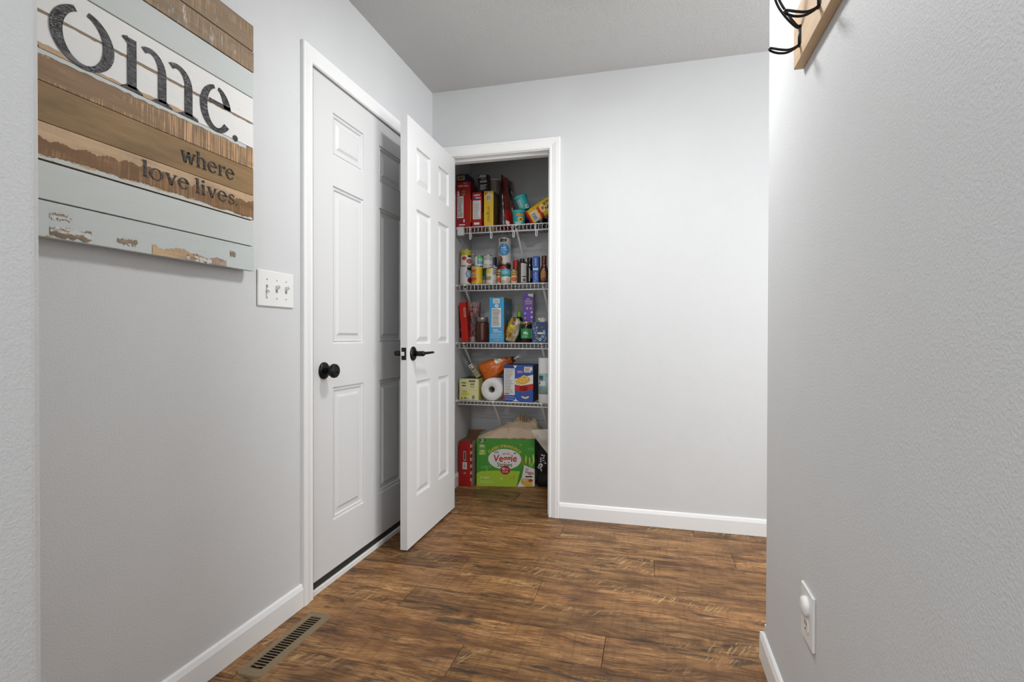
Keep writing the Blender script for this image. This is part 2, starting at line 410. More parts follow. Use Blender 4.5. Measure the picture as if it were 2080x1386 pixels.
# closed door: local x -> +Y, local y -> -X
ROWS_L = [(0.246-.022, .794-.022), (.971-.022, 1.620-.022), (1.743-.022, 1.918-.022)]
prof1 = [(0, 0), (.003, .006), (.009, .0085), (.013, .004), (.018, .0105), (.036, .0095), (.046, .003)]
d1 = door('door_1', DY1-DY0-0.004, 2.020, 0.044, [(.130, .370), (.510, .750)], ROWS_L, prof1, 'closed white six-panel door with a black round knob')
d1.location = (-0.006, DY0+0.002, 0.024); d1.rotation_euler = (0, 0, PI/2)
sw = MB().box(0.0, DY1-DY0-0.004, -.001, .004, -.002, .024); sw.build('door_sweep', M_RUBBER, d1)
def knob(parent, x, z):
    k = MB().lathe([(0, 0), (.034, 0), (.034, .004), (.030, .009), (.020, .011), (.014, .014)], 32, axis='y').mesh('rose')
    for v in k.vertices: v.co.y *= -1
    rose = link('rose', k, M_BLACK, parent); rose.location = (x, 0, z)
    pr = [(.013, .010), (.012, .022), (.014, .030), (.024, .036), (.0285, .044), (.0285, .050), (.026, .056), (.0235, .0585), (.0225, .0570), (.019, .0585), (.017, .0605), (.0155, .0590), (.011, .0605), (.006, .0625), (0, .063)]
    k = MB().lathe(pr, 32, axis='y').mesh('knob')
    for v in k.vertices: v.co.y *= -1
    kn = link('knob', k, M_BLACK, parent); kn.location = (x, 0, z)
    lk = MB().lathe([(.006, .060), (.006, .0665), (0, .0665)], 16, axis='y').mesh('knob_button')
    for v in lk.vertices: v.co.y *= -1
    b = link('knob_button', lk, M_BLACK, kn)
knob(d1, 0.066, 0.868-.024)
MB().box(-.003, .001, .004, .03, .84, .90).build('latch_plate', M_BLACK, d1)
# pantry door, swung open towards the camera
ang = math.atan2(.640, .016)  # along the slab, from free edge to hinge
PW, PH, PT = .640, 2.018, .0345
prof2 = [(0, 0), (.004, .009), (.010, .0115), (.0115, .0115), (.036, .0015)]
cols2 = [(.082, .268), (.372, .558)]
d2 = door('door_2', PW, PH, PT, [(.104, .278), (.384, .540)], [(.222, .778), (.956, 1.606), (1.722, 1.902)], prof2, 'open white six-panel pantry door with a black lever')
# local x from free edge to hinge, local y = 0 is the face towards the room (+X)
d2.location = (.1640, -.6640, .012)
d2.rotation_euler = (0, 0, math.atan2(.640, -.0125))
def lever(parent, x, z, sgn, y):
    e = 1 if sgn > 0 else -1
    def yy(me):
        for v in me.vertices: v.co.y *= -e
        return me
    r = link('rose', yy(MB().lathe([(0, 0), (.034, 0), (.034, .003), (.031, .007), (.022, .010), (.013, .011)], 32, axis='y').mesh('rose')), M_BLACK, parent); r.location = (x, y, z)
    nk = MB().lathe([(.011, .008), (.011, .018), (.0125, .020), (.0125, .054), (.0105, .058), (0, .058)], 24, axis='y')
    n_ = link('neck', yy(nk.mesh('neck')), M_BLACK, parent); n_.location = (x, y, z)
    pts = [(0, .049, 0), (.02, .050, .001), (.06, .053, .002), (.10, .055, .003), (.118, .055, .003)]
    l = link('lever_handle', yy(MB().tube(pts, [.008, .0075, .0065, .006, .0055], 12).mesh('lever_handle')), M_BLACK, parent); l.location = (x, y, z)
lever(d2, .062, .912, 1, 0); lever(d2, .062, .912, -1, PT)
MB().bbox(-.0015, .001, .0055, PT-.0055, .884, .941, .0008).build('latch_plate', M_BLACK, d2)
MB().extrude([(.010, -.010), (.026, -.004), (.026, .006), (.010, .006)], .904, .922, lambda a, b, z: (b-.005, a, z)).build('latch_bolt', M_STEEL, d2)
for z in (.18, 1.0, 1.80):
    MB().lathe([(0, 0), (.006, 0), (.006, .09), (0, .09)], 12, (PW+.004, PT+.003, z)).build('hinge', M_BLACK, d2)
MB().box(PW-.001, PW+.0005, 0.001, PT-.001, 0.002, 2.0).build('hinge_edge_strip', M_DOOR, d2)

# ------------------------------------------------------------------ ceiling lamp (above the frame)
lp = thing('ceiling_lamp', 'flush round ceiling lamp with a glowing glass dome', 'lamp', (1.0, -1.1, H))
MB().lathe([(0, 0), (.145, 0), (.145, -.11), (.150, -.130), (.146, -.140), (.134, -.140), (.132, -.10), (0, -.10)], 40).build('lamp_pan', M_BLACK, lp)
MB().lathe([(.131, -.136), (.122, -.152), (.095, -.166), (.05, -.174), (0, -.176)], 32).build('glass_dome', mat('lamp_glow', (0.99, 0.997, 1.0), 0.4, emis=LAMP_STRENGTH), lp)

#PART2
# fill lamp added unseen behind the camera to brighten the left wall
lp2 = thing('ceiling_lamp', 'unseen fill lamp added on the rear room ceiling', 'lamp', (0.9, -3.7, H))
for ch in lp.children:
    c = ch.copy(); COL.objects.link(c); c.parent = lp2
    if c.name.startswith('glass'):
        c.data = c.data.copy(); c.data.materials[0] = mat('rear_fill_glow', (0.96, 0.985, 1.0), 0.4, emis=REAR_FILL_STRENGTH)

# ------------------------------------------------------------------ flat print
def font_polys(txt, size, bold=0.0, shear=0.0, spacing=1.0):
    """mesh of a line of lettering, centred, from the built-in font"""
    cu = bpy.data.curves.new('txt', 'FONT'); cu.body = txt; cu.size = size; cu.align_x = 'CENTER'; cu.align_y = 'CENTER'
    cu.offset = bold*size; cu.shear = shear; cu.space_character = spacing; cu.resolution_u = 3
    o = bpy.data.objects.new('txt', cu); COL.objects.link(o)
    me = o.to_mesh(); vs = [v.co[:2] for v in me.vertices]; fs = [list(p.vertices) for p in me.polygons]
    o.to_mesh_clear(); bpy.data.objects.remove(o); bpy.data.curves.remove(cu)
    return vs, fs
class Print:
    """flat print on a surface of size w x h; fractions in, fn(s, t, lift) -> local 3-D"""
    def __init__(s, fn, w, h, n=1): s.fn = fn; s.w = w; s.h = h; s.n = n; s.mb = MB(); s.mats = []; s.k = 0
    def _m(s, m):
        if m not in s.mats: s.mats.append(m)
        s.mb.cur = s.mats.index(m); s.k += 1; return 0.0003+0.00006*s.k
    def poly(s, pts, m):
        d = s._m(m); s.mb.add([s.fn(a*s.w, b*s.h, d) for a, b in pts], [tuple(range(len(pts)))]); return s
    def rect(s, a0, b0, a1, b1, m):
        d = s._m(m); n = s.n
        for i in range(n):
            x0 = (a0+(a1-a0)*i/n)*s.w; x1 = (a0+(a1-a0)*(i+1)/n)*s.w
            s.mb.add([s.fn(x0, b0*s.h, d), s.fn(x1, b0*s.h, d), s.fn(x1, b1*s.h, d), s.fn(x0, b1*s.h, d)], [(0, 1, 2, 3)])
        return s
    def ell(s, ca, cb, ra, rb, m, rot=0, n=20, a0=0, a1=2*PI):
        d = s._m(m); c, q = math.cos(rot), math.sin(rot); ra *= s.w; rb *= s.h; K = 5 if s.n > 1 else 1; vs = [(ca*s.w, cb*s.h)]
        for j in range(1, K+1):
            for k in range(n+1):
                t = a0+(a1-a0)*k/n; x, y = ra*math.cos(t)*j/K, rb*math.sin(t)*j/K; vs.append((ca*s.w+x*c-y*q, cb*s.h+x*q+y*c))
        fs = [(0, i+1, i+2) for i in range(n)]
        for j in range(K-1):
            o = 1+j*(n+1); fs += [(o+i, o+i+1, o+n+2+i, o+n+1+i) for i in range(n)]
        s.mb.add([s.fn(a, b, d) for a, b in vs], fs); return s
    def lines(s, a0, b0, a1, b1, n, m, fill=0.4):
        for i in range(n):
            b = b0+(b1-b0)*(i+.5)/n; hh = (b1-b0)/n*fill/2; s.k -= 1
            s.rect(a0, b-hh, a0+(a1-a0)*random.uniform(.6, 1), b+hh, m)
        return s
    def text(s, txt, ca, cb, size, m, rot=0, bold=0.0, shear=0.0, wide=1.0, arc=None, spacing=1.0):
        """size is a fraction of the height"""
        d = s._m(m)+(.0006 if s.n > 1 else 0); vs, fs = font_polys(txt, size*s.h, bold, shear, spacing); c, q = math.cos(rot), math.sin(rot); out = []
        for x, y in vs:
            x *= wide
            if arc: r = arc*s.w; t = x/r; x, y = (r+y)*math.sin(t), (r+y)*math.cos(t)-r
            out.append(s.fn(ca*s.w+x*c-y*q, cb*s.h+x*q+y*c, d))
        s.mb.add(out, fs); return s
    def build(s, parent, name='printed_label'):
        if not s.mb.v: return None
        me = bpy.data.meshes.new(name); me.from_pydata(s.mb.v, [], s.mb.f); me.update()
        for p, mi in zip(me.polygons, s.mb.mi): p.material_index = mi
        body = [c for c in parent.children if c.type == 'MESH']
        return link(name, me, s.mats, body[0] if body else parent)   # print belongs to the body or label it is on

def C(h, r=0.42): return mat('card_'+h, '#'+h, r, noise_amt=0.05, nscale=30)
WHT, BLK, GRY = C('e6e6e2'), C('151515'), C('8d8d8d')
DIRT = C('c9c9c4')

# ------------------------------------------------------------------ plank sign
SX = 0.0355
def paint_wood(name, paint, wood, wear_lo, wear_hi, grain=0.5, lines=0.0, streak=0.0, edge=None):
    g = G(name); v = g.coords((1, 1, 1), 1)
    gn = g.noise(g.coords((1, 6, 90), 1), 1.0, 5, 0.6, 0.4)
    broad = g.noise(g.coords((1, 5, 16), 1), 1.0, 4, 0.6)
    wd = g.mix(gn, lin([x*0.55 for x in lin(wood)[:3]]), lin([min(1, x*1.35) for x in lin(wood)[:3]]))
    wd = g.mix(g.smooth(broad, .45, .75), wd, g.mix(.5, wd, lin([x*.45 for x in lin(wood)[:3]])))
    if lines:   # close vertical saw lines
        ln = g.noise(g.coords((1, 260, 7), 1), 1.0, 2, 0.5); pt = g.noise(g.coords((1, 4, 22), 1), 1.0, 3)
        wd = g.mix(g.math('MULTIPLY', g.math('MULTIPLY', g.smooth(ln, .48, .58), g.smooth(pt, .40, .55)), lines), wd, lin('#cda57a'))
    col = wd
    if paint:
        pc = g.mix(g.math('MULTIPLY', gn, grain), lin(paint), lin([x*0.80 for x in lin(paint)[:3]]))
        wn = g.noise(g.coords((1, 13, 42), 1), 1.0, 6, 0.7)
        col = g.mix(g.smooth(wn, wear_lo, wear_hi), pc, wd)
    if streak:  # white paint drags
        sn = g.noise(g.coords((1, 40, 9), 1), 1.0, 5, 0.75); sp = g.noise(g.coords((1, 5, 10), 1), 1.0, 2)
        col = g.mix(g.math('MULTIPLY', g.math('MULTIPLY', g.smooth(sn, .55, .66), g.smooth(sp, .5, .62)), streak), col, lin('#cfcdc8'))
    g.l(col, g.b.inputs['Base Color']); g.b.inputs['Roughness'].default_value = 0.6; g.b.inputs['Specular IOR Level'].default_value = 0.3
    g.bump(gn, 0.3, 0.001); return g.m
PW_GREEN = paint_wood('sign_sage_paint', '#c9cecb', '#8a6d4c', .70, .76)
PW_GREENW = paint_wood('sign_sage_worn', '#c6ccc9', '#b0926c', .62, .68)
PW_WHITE = paint_wood('sign_white_paint', '#e8e7e4', '#9b7b55', .69, .74, 0.35)
PW_BROWN = paint_wood('sign_brown', None, '#92754f', 0, 1)
PW_SAWN = paint_wood('sign_sawn', None, '#8c7053', 0, 1, lines=.9)
PW_TAN = paint_wood('sign_tan', None, '#c2a685', 0, 1, lines=.35)
PW_GREY = paint_wood('sign_weathered', None, '#8a765e', 0, 1, streak=.8, lines=.3)
PW_STAIN = paint_wood('sign_stain', None, '#7f5e3e', 0, 1, lines=.25)
SGN = thing('wall_sign', 'wooden plank wall sign lettered in black, painted sage, white and brown', 'sign', (0, -1.885, 1.211))
SB = [(1.211, PW_GREENW), (1.2885, PW_GREEN), (1.371, PW_TAN), (1.449, PW_BROWN), (1.5325, PW_SAWN), (1.5985, PW_WHITE), (1.678, PW_WHITE), (1.757, PW_GREEN), (1.838, PW_GREY), (1.904, PW_GREY), (1.986, None)]
def sy(y): return y+1.885
def sz(z): return z-1.211
for i in range(10):
    z0, m = SB[i]; z1 = SB[i+1][0]; gap = (.0022, .0030, .0003, .0004, .0018, .0006, .0026, .0018, .0022, .0005)[i]
    yr = -1.488+(.003, -.001, .001, .0, -.0005, .0005, -.001, .0, .002, .0015)[i]-.0005
    yl = -2.283+random.uniform(-.003, .003)
    zb, zt = z0+(.0008 if i else 0), z1-gap
    o = MB().bbox(-.0085, .0085, -(yr-yl)/2, (yr-yl)/2, -(zt-zb)/2, (zt-zb)/2, .0008).build('plank', m, SGN)
    o.location = (SX-.0085+random.uniform(-.0006, .0003)-.0004, sy((yl+yr)/2), sz((zb+zt)/2))
for y in (-2.2, -1.88, -1.56):
    MB().bbox(0, .0185, sy(y-.03), sy(y+.03), sz(1.235), sz(1.965), .001).build('batten', PW_BROWN, SGN)
MB().box(.0165, .0182, sy(-2.278), sy(-1.495), sz(1.216), sz(1.98)).build('gap_shade', M_DARK, SGN)  # dark sheet added so the gaps between planks look shaded
# ragged paint and stain areas on single planks
def ragged(y0, y1, zlo, zhi, n, amp, seed):
    rnd = random.Random(seed); top = []; bot = []
    for k in range(n+1):
        y = y0+(y1-y0)*k/n
        top.append((y, zhi(y)+rnd.uniform(-amp, amp))); bot.append((y, zlo(y)+rnd.uniform(-amp, amp)))
    return top, bot
def strip_part(name, top, bot, x, m):
    mb = MB()
    for k in range(len(top)-1):
        mb.add([(x, sy(bot[k][0]), sz(bot[k][1])), (x, sy(bot[k+1][0]), sz(bot[k+1][1])), (x, sy(top[k+1][0]), sz(top[k+1][1])), (x, sy(top[k][0]), sz(top[k][1]))], [(0, 1, 2, 3)])
    return mb.build(name, m, SGN)
t, b = ragged(-2.28, -1.4895, lambda y: 1.3835+.002*math.sin(y*40), lambda y: 1.4165+.007*abs(math.sin(y*62))+.007*math.sin(y*13)*(y < -1.8)+.012*max(0, (y+1.6))*5, 220, .0022, 3)
b = [(y, max(1.3715, z-.012*max(0, (y+1.75)/.26))) for y, z in b]
strip_part('stain_patch', t, b, SX+.00035, PW_STAIN)
t, b = ragged(-2.28, -1.495, lambda y: 1.3718, lambda y: 1.3800+.002*math.sin(y*70)-.005*max(0, (y+1.75)/.26), 130, .0022, 5)
strip_part('paint_drip', t, [(y, 1.3716) for y, z in b], SX+.0006, PW_GREENW)
t, b = ragged(-1.84, -1.68, lambda y: 1.2115, lambda y: 1.236+.006*math.sin(y*60)-.05*abs(y+1.79)*(y > -1.79), 60, .003, 8)
strip_part('worn_patch', t, [(y, 1.2116) for y, z in b], SX+.0003, PW_TAN)
t, b = ragged(-1.82, -1.60, lambda y: 1.2125+.0*y, lambda y: 1.2285+.003*math.sin(y*80), 70, .003, 18)
strip_part('worn_patch', t, [(y, 1.2122) for y, z in b], SX+.0002, paint_wood('sign_pinkish_wear', '#a88f80', '#8c6f5b', .5, .6, streak=.9))
M_SPOT = paint_wood('sign_white_flakes', '#d2d2cf', '#8d7a63', .46, .52)
for (ya, yb, za, zb2, sd) in ((-2.075, -1.99, 1.216, 1.236, 21), (-2.075, -2.03, 1.252, 1.262, 22), (-1.585, -1.565, 1.246, 1.259, 23), (-1.93, -1.88, 1.224, 1.237, 24), (-1.74, -1.655, 1.2125, 1.224, 25)):
    t, b = ragged(ya, yb, lambda y: za, lambda y: zb2, 22, .004, sd)
    strip_part('paint_flake', t, b, SX+.0008, M_SPOT)
t, b = ragged(-2.28, -1.70, lambda y: 1.599, lambda y: 1.6085+.003*math.sin(y*17), 60, .0015, 9)
strip_part('worn_edge', t, [(y, 1.5992) for y, z in b], SX+.0002, PW_TAN)
t, b = ragged(-2.28, -1.52, lambda y: 1.590, lambda y: 1.5975, 60, .0015, 10)
strip_part('paint_drip', [(y, 1.5976) for y, z in t], [(y, 1.589+random.uniform(-.003, .002)) for y, z in b], SX+.0002, PW_GREEN)
t, b = ragged(-2.28, -1.4895, lambda y: 1.669, lambda y: 1.6762, 90, .0018, 12)
strip_part('worn_edge', [(y, 1.6763) for y, z in t], [(y, 1.6735+random.uniform(-.002, .001)) for y, z in b], SX+.0002, PW_BROWN)

# stencilled serif lettering -----------------------------------------------
def ring(cx, cy, rx, ry, ts, tt, a0, a1, n=26):
    out = []
    for k in range(n):
        q = []
        for a in (a0+(a1-a0)*k/n, a0+(a1-a0)*(k+1)/n):
            a = math.radians(a); q.append(((cx+rx*math.cos(a), cy+ry*math.sin(a)), (cx+(rx-ts)*math.cos(a), cy+(ry-tt)*math.sin(a))))
        out.append([q[0][0], q[1][0], q[1][1], q[0][1]])
    return out
def quad(*p): return [list(p)]
def bar(x0, y0, x1, y1): return quad((x0, y0), (x1, y0), (x1, y1), (x0, y1))
def slant(x0, y0, x1, y1, w): return quad((x0-w/2, y0), (x0+w/2, y0), (x1+w/2, y1), (x1-w/2, y1))
def foot(cx, y, w, h=.05, st=.2):
    return [[(cx-w/2, y), (cx+w/2, y), (cx+w/2, y+h*.5), (cx+st*.5, y+h*2), (cx-st*.5, y+h*2), (cx-w/2, y+h*.5)]]
def flag(cx, y, st=.2, l=.14):
    return quad((cx-st/2-l, y-.07), (cx-st/2, y-.14), (cx-st/2, y), (cx-st/2-l, y-.04))
def arch(x0, x1, st, gap=0.0):
    """joins a stem at x0 to a right stem at x1 (centres); x-height 1"""
    rx = (x1-x0)*.58; cx = x1+st/2-rx
    return ring(cx, .60, rx, .42, st, .09, 0, 118+0*gap, 18)+bar(x1-st/2, .06, x1+st/2, .61)
def stem(cx, y0, y1, st): return bar(cx-st/2, y0, cx+st/2, y1)
def glyph(ch, st=.18):
    if ch == 'o': return ring(.5, .5, .5, .53, st*1.1, .07, 0, 360, 40), 1.12
    if ch == 'e': return ring(.45, .5, .45, .53, st*1.05, .07, 8, 200, 30)+ring(.45, .5, .45, .53, st*1.05, .10, 200, 326, 20)+bar(.14, .56, .86, .64), .98
    if ch == 'l': return stem(.22, .05, 1.45, st)+foot(.22, 0, .42, st=st)+flag(.22, 1.45, st), .50
    if ch == 'i': return stem(.22, .05, 1.0, st)+foot(.22, 0, .42, st=st)+flag(.22, 1.0, st)+ring(.22, 1.33, .12, .12, .12, .12, 0, 360, 14), .50
    if ch == 'h': return stem(.22, .05, 1.45, st)+foot(.22, 0, .42, st=st)+flag(.22, 1.45, st)+arch(.22, .80, st)+foot(.80, 0, .42, st=st), 1.12
    if ch == 'r': return stem(.24, .05, 1.0, st)+foot(.24, 0, .46, st=st)+flag(.24, 1.0, st)+ring(.58, .66, .26, .36, .07, .12, 60, 165, 12)+ring(.68, .88, .11, .11, .11, .11, 0, 360, 12), .82
    if ch == 'v': return slant(.5, 0, .2, 1.0, st*1.15)+slant(.5, 0, .82, 1.0, st*.5)+bar(.02, .95, .40, 1.0)+bar(.66, .95, .98, 1.0), 1.0
    if ch == 'w': return slant(.42, 0, .18, 1.0, st*1.1)+slant(.42, 0, .70, .98, st*.5)+slant(.95, 0, .70, 1.0, st*1.1)+slant(.95, 0, 1.22, 1.0, st*.5)+bar(.0, .95, .36, 1.0)+bar(.54, .95, .86, 1.0)+bar(1.08, .95, 1.38, 1.0), 1.38
    if ch == 's': return ring(.38, .76, .27, .27, .15, .07, 35, 255, 18)+ring(.36, .26, .30, .29, .16, .07, -145, 95, 20)+quad((.13, .70), (.30, .60), (.62, .30), (.46, .42))+bar(.58, .72, .64, .96)+bar(.07, .04, .13, .30), .74
    if ch == '.': return ring(.16, .10, .12, .12, .12, .12, 0, 360, 14), .32
    if ch == ' ': return [], .42
    if ch == 'm':
        return stem(.17, .05, 1.0, st)+foot(.17, 0, .44, st=st)+flag(.17, 1.02, st)+ring(.60, .62, .30, .40, st, .10, 0, 128, 18)+bar(.90-st, .05, .90, .63)+foot(.90-st/2, 0, .46, st=st) + ring(1.22, .62, .32, .40, st, .10, 0, 128, 18)+bar(1.54-st, .05, 1.54, .63)+foot(1.54-st/2, 0, .48, st=st), 1.8
    if ch == 'H':
        return stem(.25, .05, 1.4, st*1.1)+stem(1.15, .05, 1.4, st*1.1)+bar(.35, .68, 1.05, .76)+foot(.25, 0, .5, st=st)+foot(1.15, 0, .5, st=st)+bar(0, 1.36, .5, 1.41)+bar(.9, 1.36, 1.4, 1.41), 1.5
    return [], .5
def letter(polys, y0, z0, s, m, kx=1.0, x=SX+.0009):
    mb = MB(); o = .0
    for q in polys:
        mb.extrude([(a*kx, b) for a, b in q], 0, .0006, lambda a, b, d: (x+d, sy(y0)+a*s, sz(z0)+b*s))
    return mb.build('letter', m, SGN)
def letter_mat(name, col, rough, streaks, wood):  # wood: streak colour
    g = G(name); gn = g.noise(g.coords((1, 9, 120), 1), 1.0, 5, 0.65, 0.3); pt = g.noise(g.coords((1, 14, 30), 1), 1.0, 3)
    f = g.math('MULTIPLY', g.smooth(gn, .52, .66), streaks)
    g.l(g.mix(f, lin(col), lin(wood)), g.b.inputs['Base Color']); g.b.inputs['Roughness'].default_value = rough
    g.b.inputs['Specular IOR Level'].default_value = 0.6
    wv = g.noise(g.coords((1, 60, 190), 1), 1.0, 3, 0.6); g.bump(wv, 1.0, 0.006)
    return g.m
M_INK = letter_mat('glossy_black_stencil_paint', '#1f1e21', 0.16, .40, '#8a878c')  # grey streaks put a silvery glint into the letter colour
M_INK2 = letter_mat('rubbed_black_lettering', '#242019', 0.5, .55, '#7b6145')
xh = .1255
# o with a stencil gap at the top
letter(ring(.55, .5, .55, .53, .20, .085, 108, 360+80, 44), -2.075, 1.5995, xh, M_INK)
mp = stem(.17, .05, 1.0, .18)+foot(.17, 0, .44)+flag(.17, 1.02, .18, .10)
letter(mp, -1.9145, 1.5985, xh, M_INK)
letter(ring(.16, .62, .36, .40, .18, .10, 0, 122, 18)+bar(.52-.18, .05, .52, .63)+foot(.43, 0, .46), -1.8650, 1.5985, xh, M_INK)
letter(ring(.16, .62, .38, .40, .19, .10, 0, 122, 18)+bar(.54-.19, .05, .54, .63)+foot(.445, 0, .50), -1.7870, 1.5985, xh, M_INK)
letter(ring(.46, .5, .46, .53, .19, .075, 100, 200, 22)+ring(.46, .5, .46, .53, .19, .10, 200, 322, 22), -1.6930, 1.6000, xh, M_INK)
letter(ring(.46, .5, .43, .53, .22, .075, 12, 82, 20)+bar(.24, .60, .86, .68), -1.6930, 1.6000, xh, M_INK)
letter(ring(0, 0, .075, .075, .075, .075, 0, 360, 18), -1.565, 1.6035, xh, M_INK)
def hwrite(txt, y0, y1, z0, s, m):
    adv = sum(glyph(c)[1] for c in txt); k = (y1-y0)/(adv*s); x = y0
    for c in txt:
        pl, a = glyph(c)
        if pl: letter(pl, x, z0, s, m, kx=k)
        x += a*s*k
letter(glyph('H')[0], -2.262, 1.599, xh, M_INK, .95)
hwrite('where', -1.757, -1.566, 1.4745, .0300, M_INK2)
hwrite('love lives.', -1.868, -1.553, 1.4015, .0285, M_INK2)

# ------------------------------------------------------------------ light switch plate
SWP = thing('light_switch', 'white three-gang toggle switch plate between the sign and the door', 'light switch', (0, -1.346, 1.105))
MB().bbox(0, .0062, -.090, .090, 0, .122, .0028).build('wall_plate', M_PLAST, SWP)
for i, dy in enumerate((-.048, 0.0, .048)):
    up = i > 0
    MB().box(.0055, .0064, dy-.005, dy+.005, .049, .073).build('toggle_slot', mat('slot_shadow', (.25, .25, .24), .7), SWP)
    z0 = .064 if up else .058; dz = .009 if up else -.009
    tg = MB().extrude([(-.0042, -.006), (.0042, -.006), (.0042, .006), (-.0042, .006)], 0, 1, lambda a, b, d: (.005+.0155*d, dy+a*(1-.25*d), z0+b*(1-.35*d)+dz*d))
    tg.build('toggle', M_PLAST, SWP)
    for z in (.030, .092):
        MB().lathe([(0, .0064), (.0032, .0064), (.0030, .0074), (0, .0078)], 12, (0, 0, 0), 'x').build('screw', mat('painted_screw', (.55, .55, .54), .4, .3), SWP).location = (0, dy, z)
# ------------------------------------------------------------------ outlet on the right wall
OUT = thing('wall_outlet', 'white duplex outlet plate with a round plug cap in the upper socket', 'outlet', (1.6, -1.594, .322))
MB().bbox(-.0062, 0, -.047, .047, 0, .121, .0026).build('wall_plate', M_PLAST, OUT)
sock = MB()
sock.extrude(rounded([(-.017, -.014), (.017, -.014), (.017, .014), (-.017, .014)], (.008,)*4, 4), .0058, .0082, lambda a, b, d: (-d, a, .040+b)).build('socket', M_PLAST, OUT)
for dy in (-.006, .006): MB().box(-.0086, -.008, dy-.001, dy+.001, .040, .048).build('socket_slot', M_DARK, OUT)
MB().lathe([(0, .0086), (.0022, .0086), (.0022, .008)], 10, (0, 0, 0), 'x').build('socket_slot', M_DARK, OUT).location = (-.0172, 0, .032)
cap = MB().lathe([(.021, .005), (.021, .012), (.019, .0155), (.012, .0175), (0, .018)], 28, (0, 0, 0), 'x').mesh('plug_cap')
for v in cap.vertices: v.co.x *= -1
link('plug_cap', cap, M_PLAST, OUT).location = (0, 0, .082)
MB().lathe([(0, -.0078), (.0025, -.0074), (.003, -.006)], 10, (0, 0, 0), 'x').build('screw', MATS['painted_screw'], OUT).location = (0, 0, .0605)

# ------------------------------------------------------------------ coat rack
def pine():
    g = G('pale_pine'); gn = g.noise(g.coords((1, 7, 60), 0), 1.0, 4, 0.6, 0.5); br = g.noise(g.coords((1, 3, 9), 0), 2.0, 3)
    c = g.mix(gn, lin('#b8936a'), lin('#dcc09a')); c = g.mix(g.smooth(br, .5, .75), c, g.mix(.4, c, lin('#a07a52')))
    g.l(c, g.b.inputs['Base Color']); g.b.inputs['Roughness'].default_value = .55; g.bump(gn, .15, .001); return g.m
RACK = thing('coat_rack', 'pale pine board with black wire coat hooks on the right wall', 'coat rack', (1.6, -2.0, 1.637))
MB().bbox(-.021, 0, -.9, .485, 0, .128, .0015).build('board', pine(), RACK)
hookm = mat('black_wire', (.010, .010, .010), .35, .5)
def smoothpath(pts, n=6):
    P = [Vector(p) for p in pts]; out = []
    for i in range(len(P)-1):
        a, b, c, d = P[max(i-1, 0)], P[i], P[i+1], P[min(i+2, len(P)-1)]
        for k in range(n):
            t = k/n; out.append(.5*((2*b)+(c-a)*t+(2*a-5*b+4*c-d)*t*t+(3*b-a-3*c+d)*t**3))
    return out+[P[-1]]
HK = None
for n_, y in enumerate((.430, .285, .06, -.16)):
    if HK is None:
        hk0 = MB()
        # lower prong: two wires that part and close in a loop
        lo = lambda s: [(-.023, s*.002, .032), (-.030, s*.003, .026), (-.046, s*.006, .020), (-.064, s*.008, .022), (-.080, s*.006, .028), (-.0845, 0, .031)]
        hk0.tube(smoothpath(lo(-1)+lo(1)[::-1][1:]), .0027, 8)
        m_lo = hk0.mesh('lower_prong')
        up = lambda s: [(-.023, s*.002, .070), (-.032, s*.004, .078), (-.048, s*.007, .100), (-.064, s*.009, .128), (-.074, s*.009, .156), (-.079, s*.006, .170), (-.081, 0, .175)]
        m_up = MB().tube(smoothpath(up(-1)+up(1)[::-1][1:]), .0027, 8).mesh('upper_prong')
        m_pl = MB().tube([(-.0225, -.0035, .074), (-.0225, -.0035, .028)], .0024, 8).tube([(-.0225, .0035, .074), (-.0225, .0035, .028)], .0024, 8).bbox(-.0225, -.021, -.011, .011, .030, .072, .0005).mesh('hook_plate')
        for q in (m_lo, m_up, m_pl): q.materials.append(hookm)
        HK = True
    for nm, me in (('hook_plate', m_pl), ('lower_prong', m_lo), ('upper_prong', m_up)):
        o = link(nm, me, None, RACK); o.location = (0, y, 0)

# ------------------------------------------------------------------ floor register
REG = thing('floor_register', 'tan metal floor register with narrow slots by the baseboard', 'floor vent', (.1075, -1.419, 0))
M_TANM = mat('tan_enamel', '#7d6b4f', .42, .1, noise_amt=.06, nscale=50)
rg = MB()
def fr(w0, h0, w1, h1, z0, z1, ch):
    o = rounded([(-w0, -h0), (w0, -h0), (w0, h0), (-w0, h0)], (ch,)*4, 3); i = rounded([(-w1, -h1), (w1, -h1), (w1, h1), (-w1, h1)], (ch*.4,)*4, 3)
    n = len(o); rg.add([(a, b, z0) for a, b in o]+[(a, b, z1) for a, b in i], [(k, (k+1) % n, n+(k+1) % n, n+k) for k in range(n)])
fr(.0445, .184, .0415, .181, 0, .0045, .008); fr(.0415, .181, .0215, .150, .0045, .0055, .008); fr(.0215, .150, .0210, .1495, .0055, .001, .004)
rg.build('vent_frame', M_TANM, REG)
MB().box(-.023, .023, -.151, .151, .0006, .0010).build('duct_shade', M_DARK, REG)  # dark plate painted as the shade inside the duct
lm = MB().add([(-.0215, -.0019, .0050), (.0215, -.0019, .0050), (.0215, .0019, .0052), (-.0215, .0019, .0052), (-.0215, .0006, .0012), (.0215, .0006, .0012)], [(0, 1, 2, 3), (0, 4, 5, 1), (3, 2, 5, 4)]).mesh('louver')
lm.materials.append(M_TANM)
for k in range(22):
    o = link('louver', lm, None, REG); o.location = (0, -.1365+k*.013, 0)
MB().tube([(-.012, -.138, .0052), (0, -.143, .0058), (.012, -.138, .0052)], .0016, 6).build('damper_lever', M_TANM, REG)
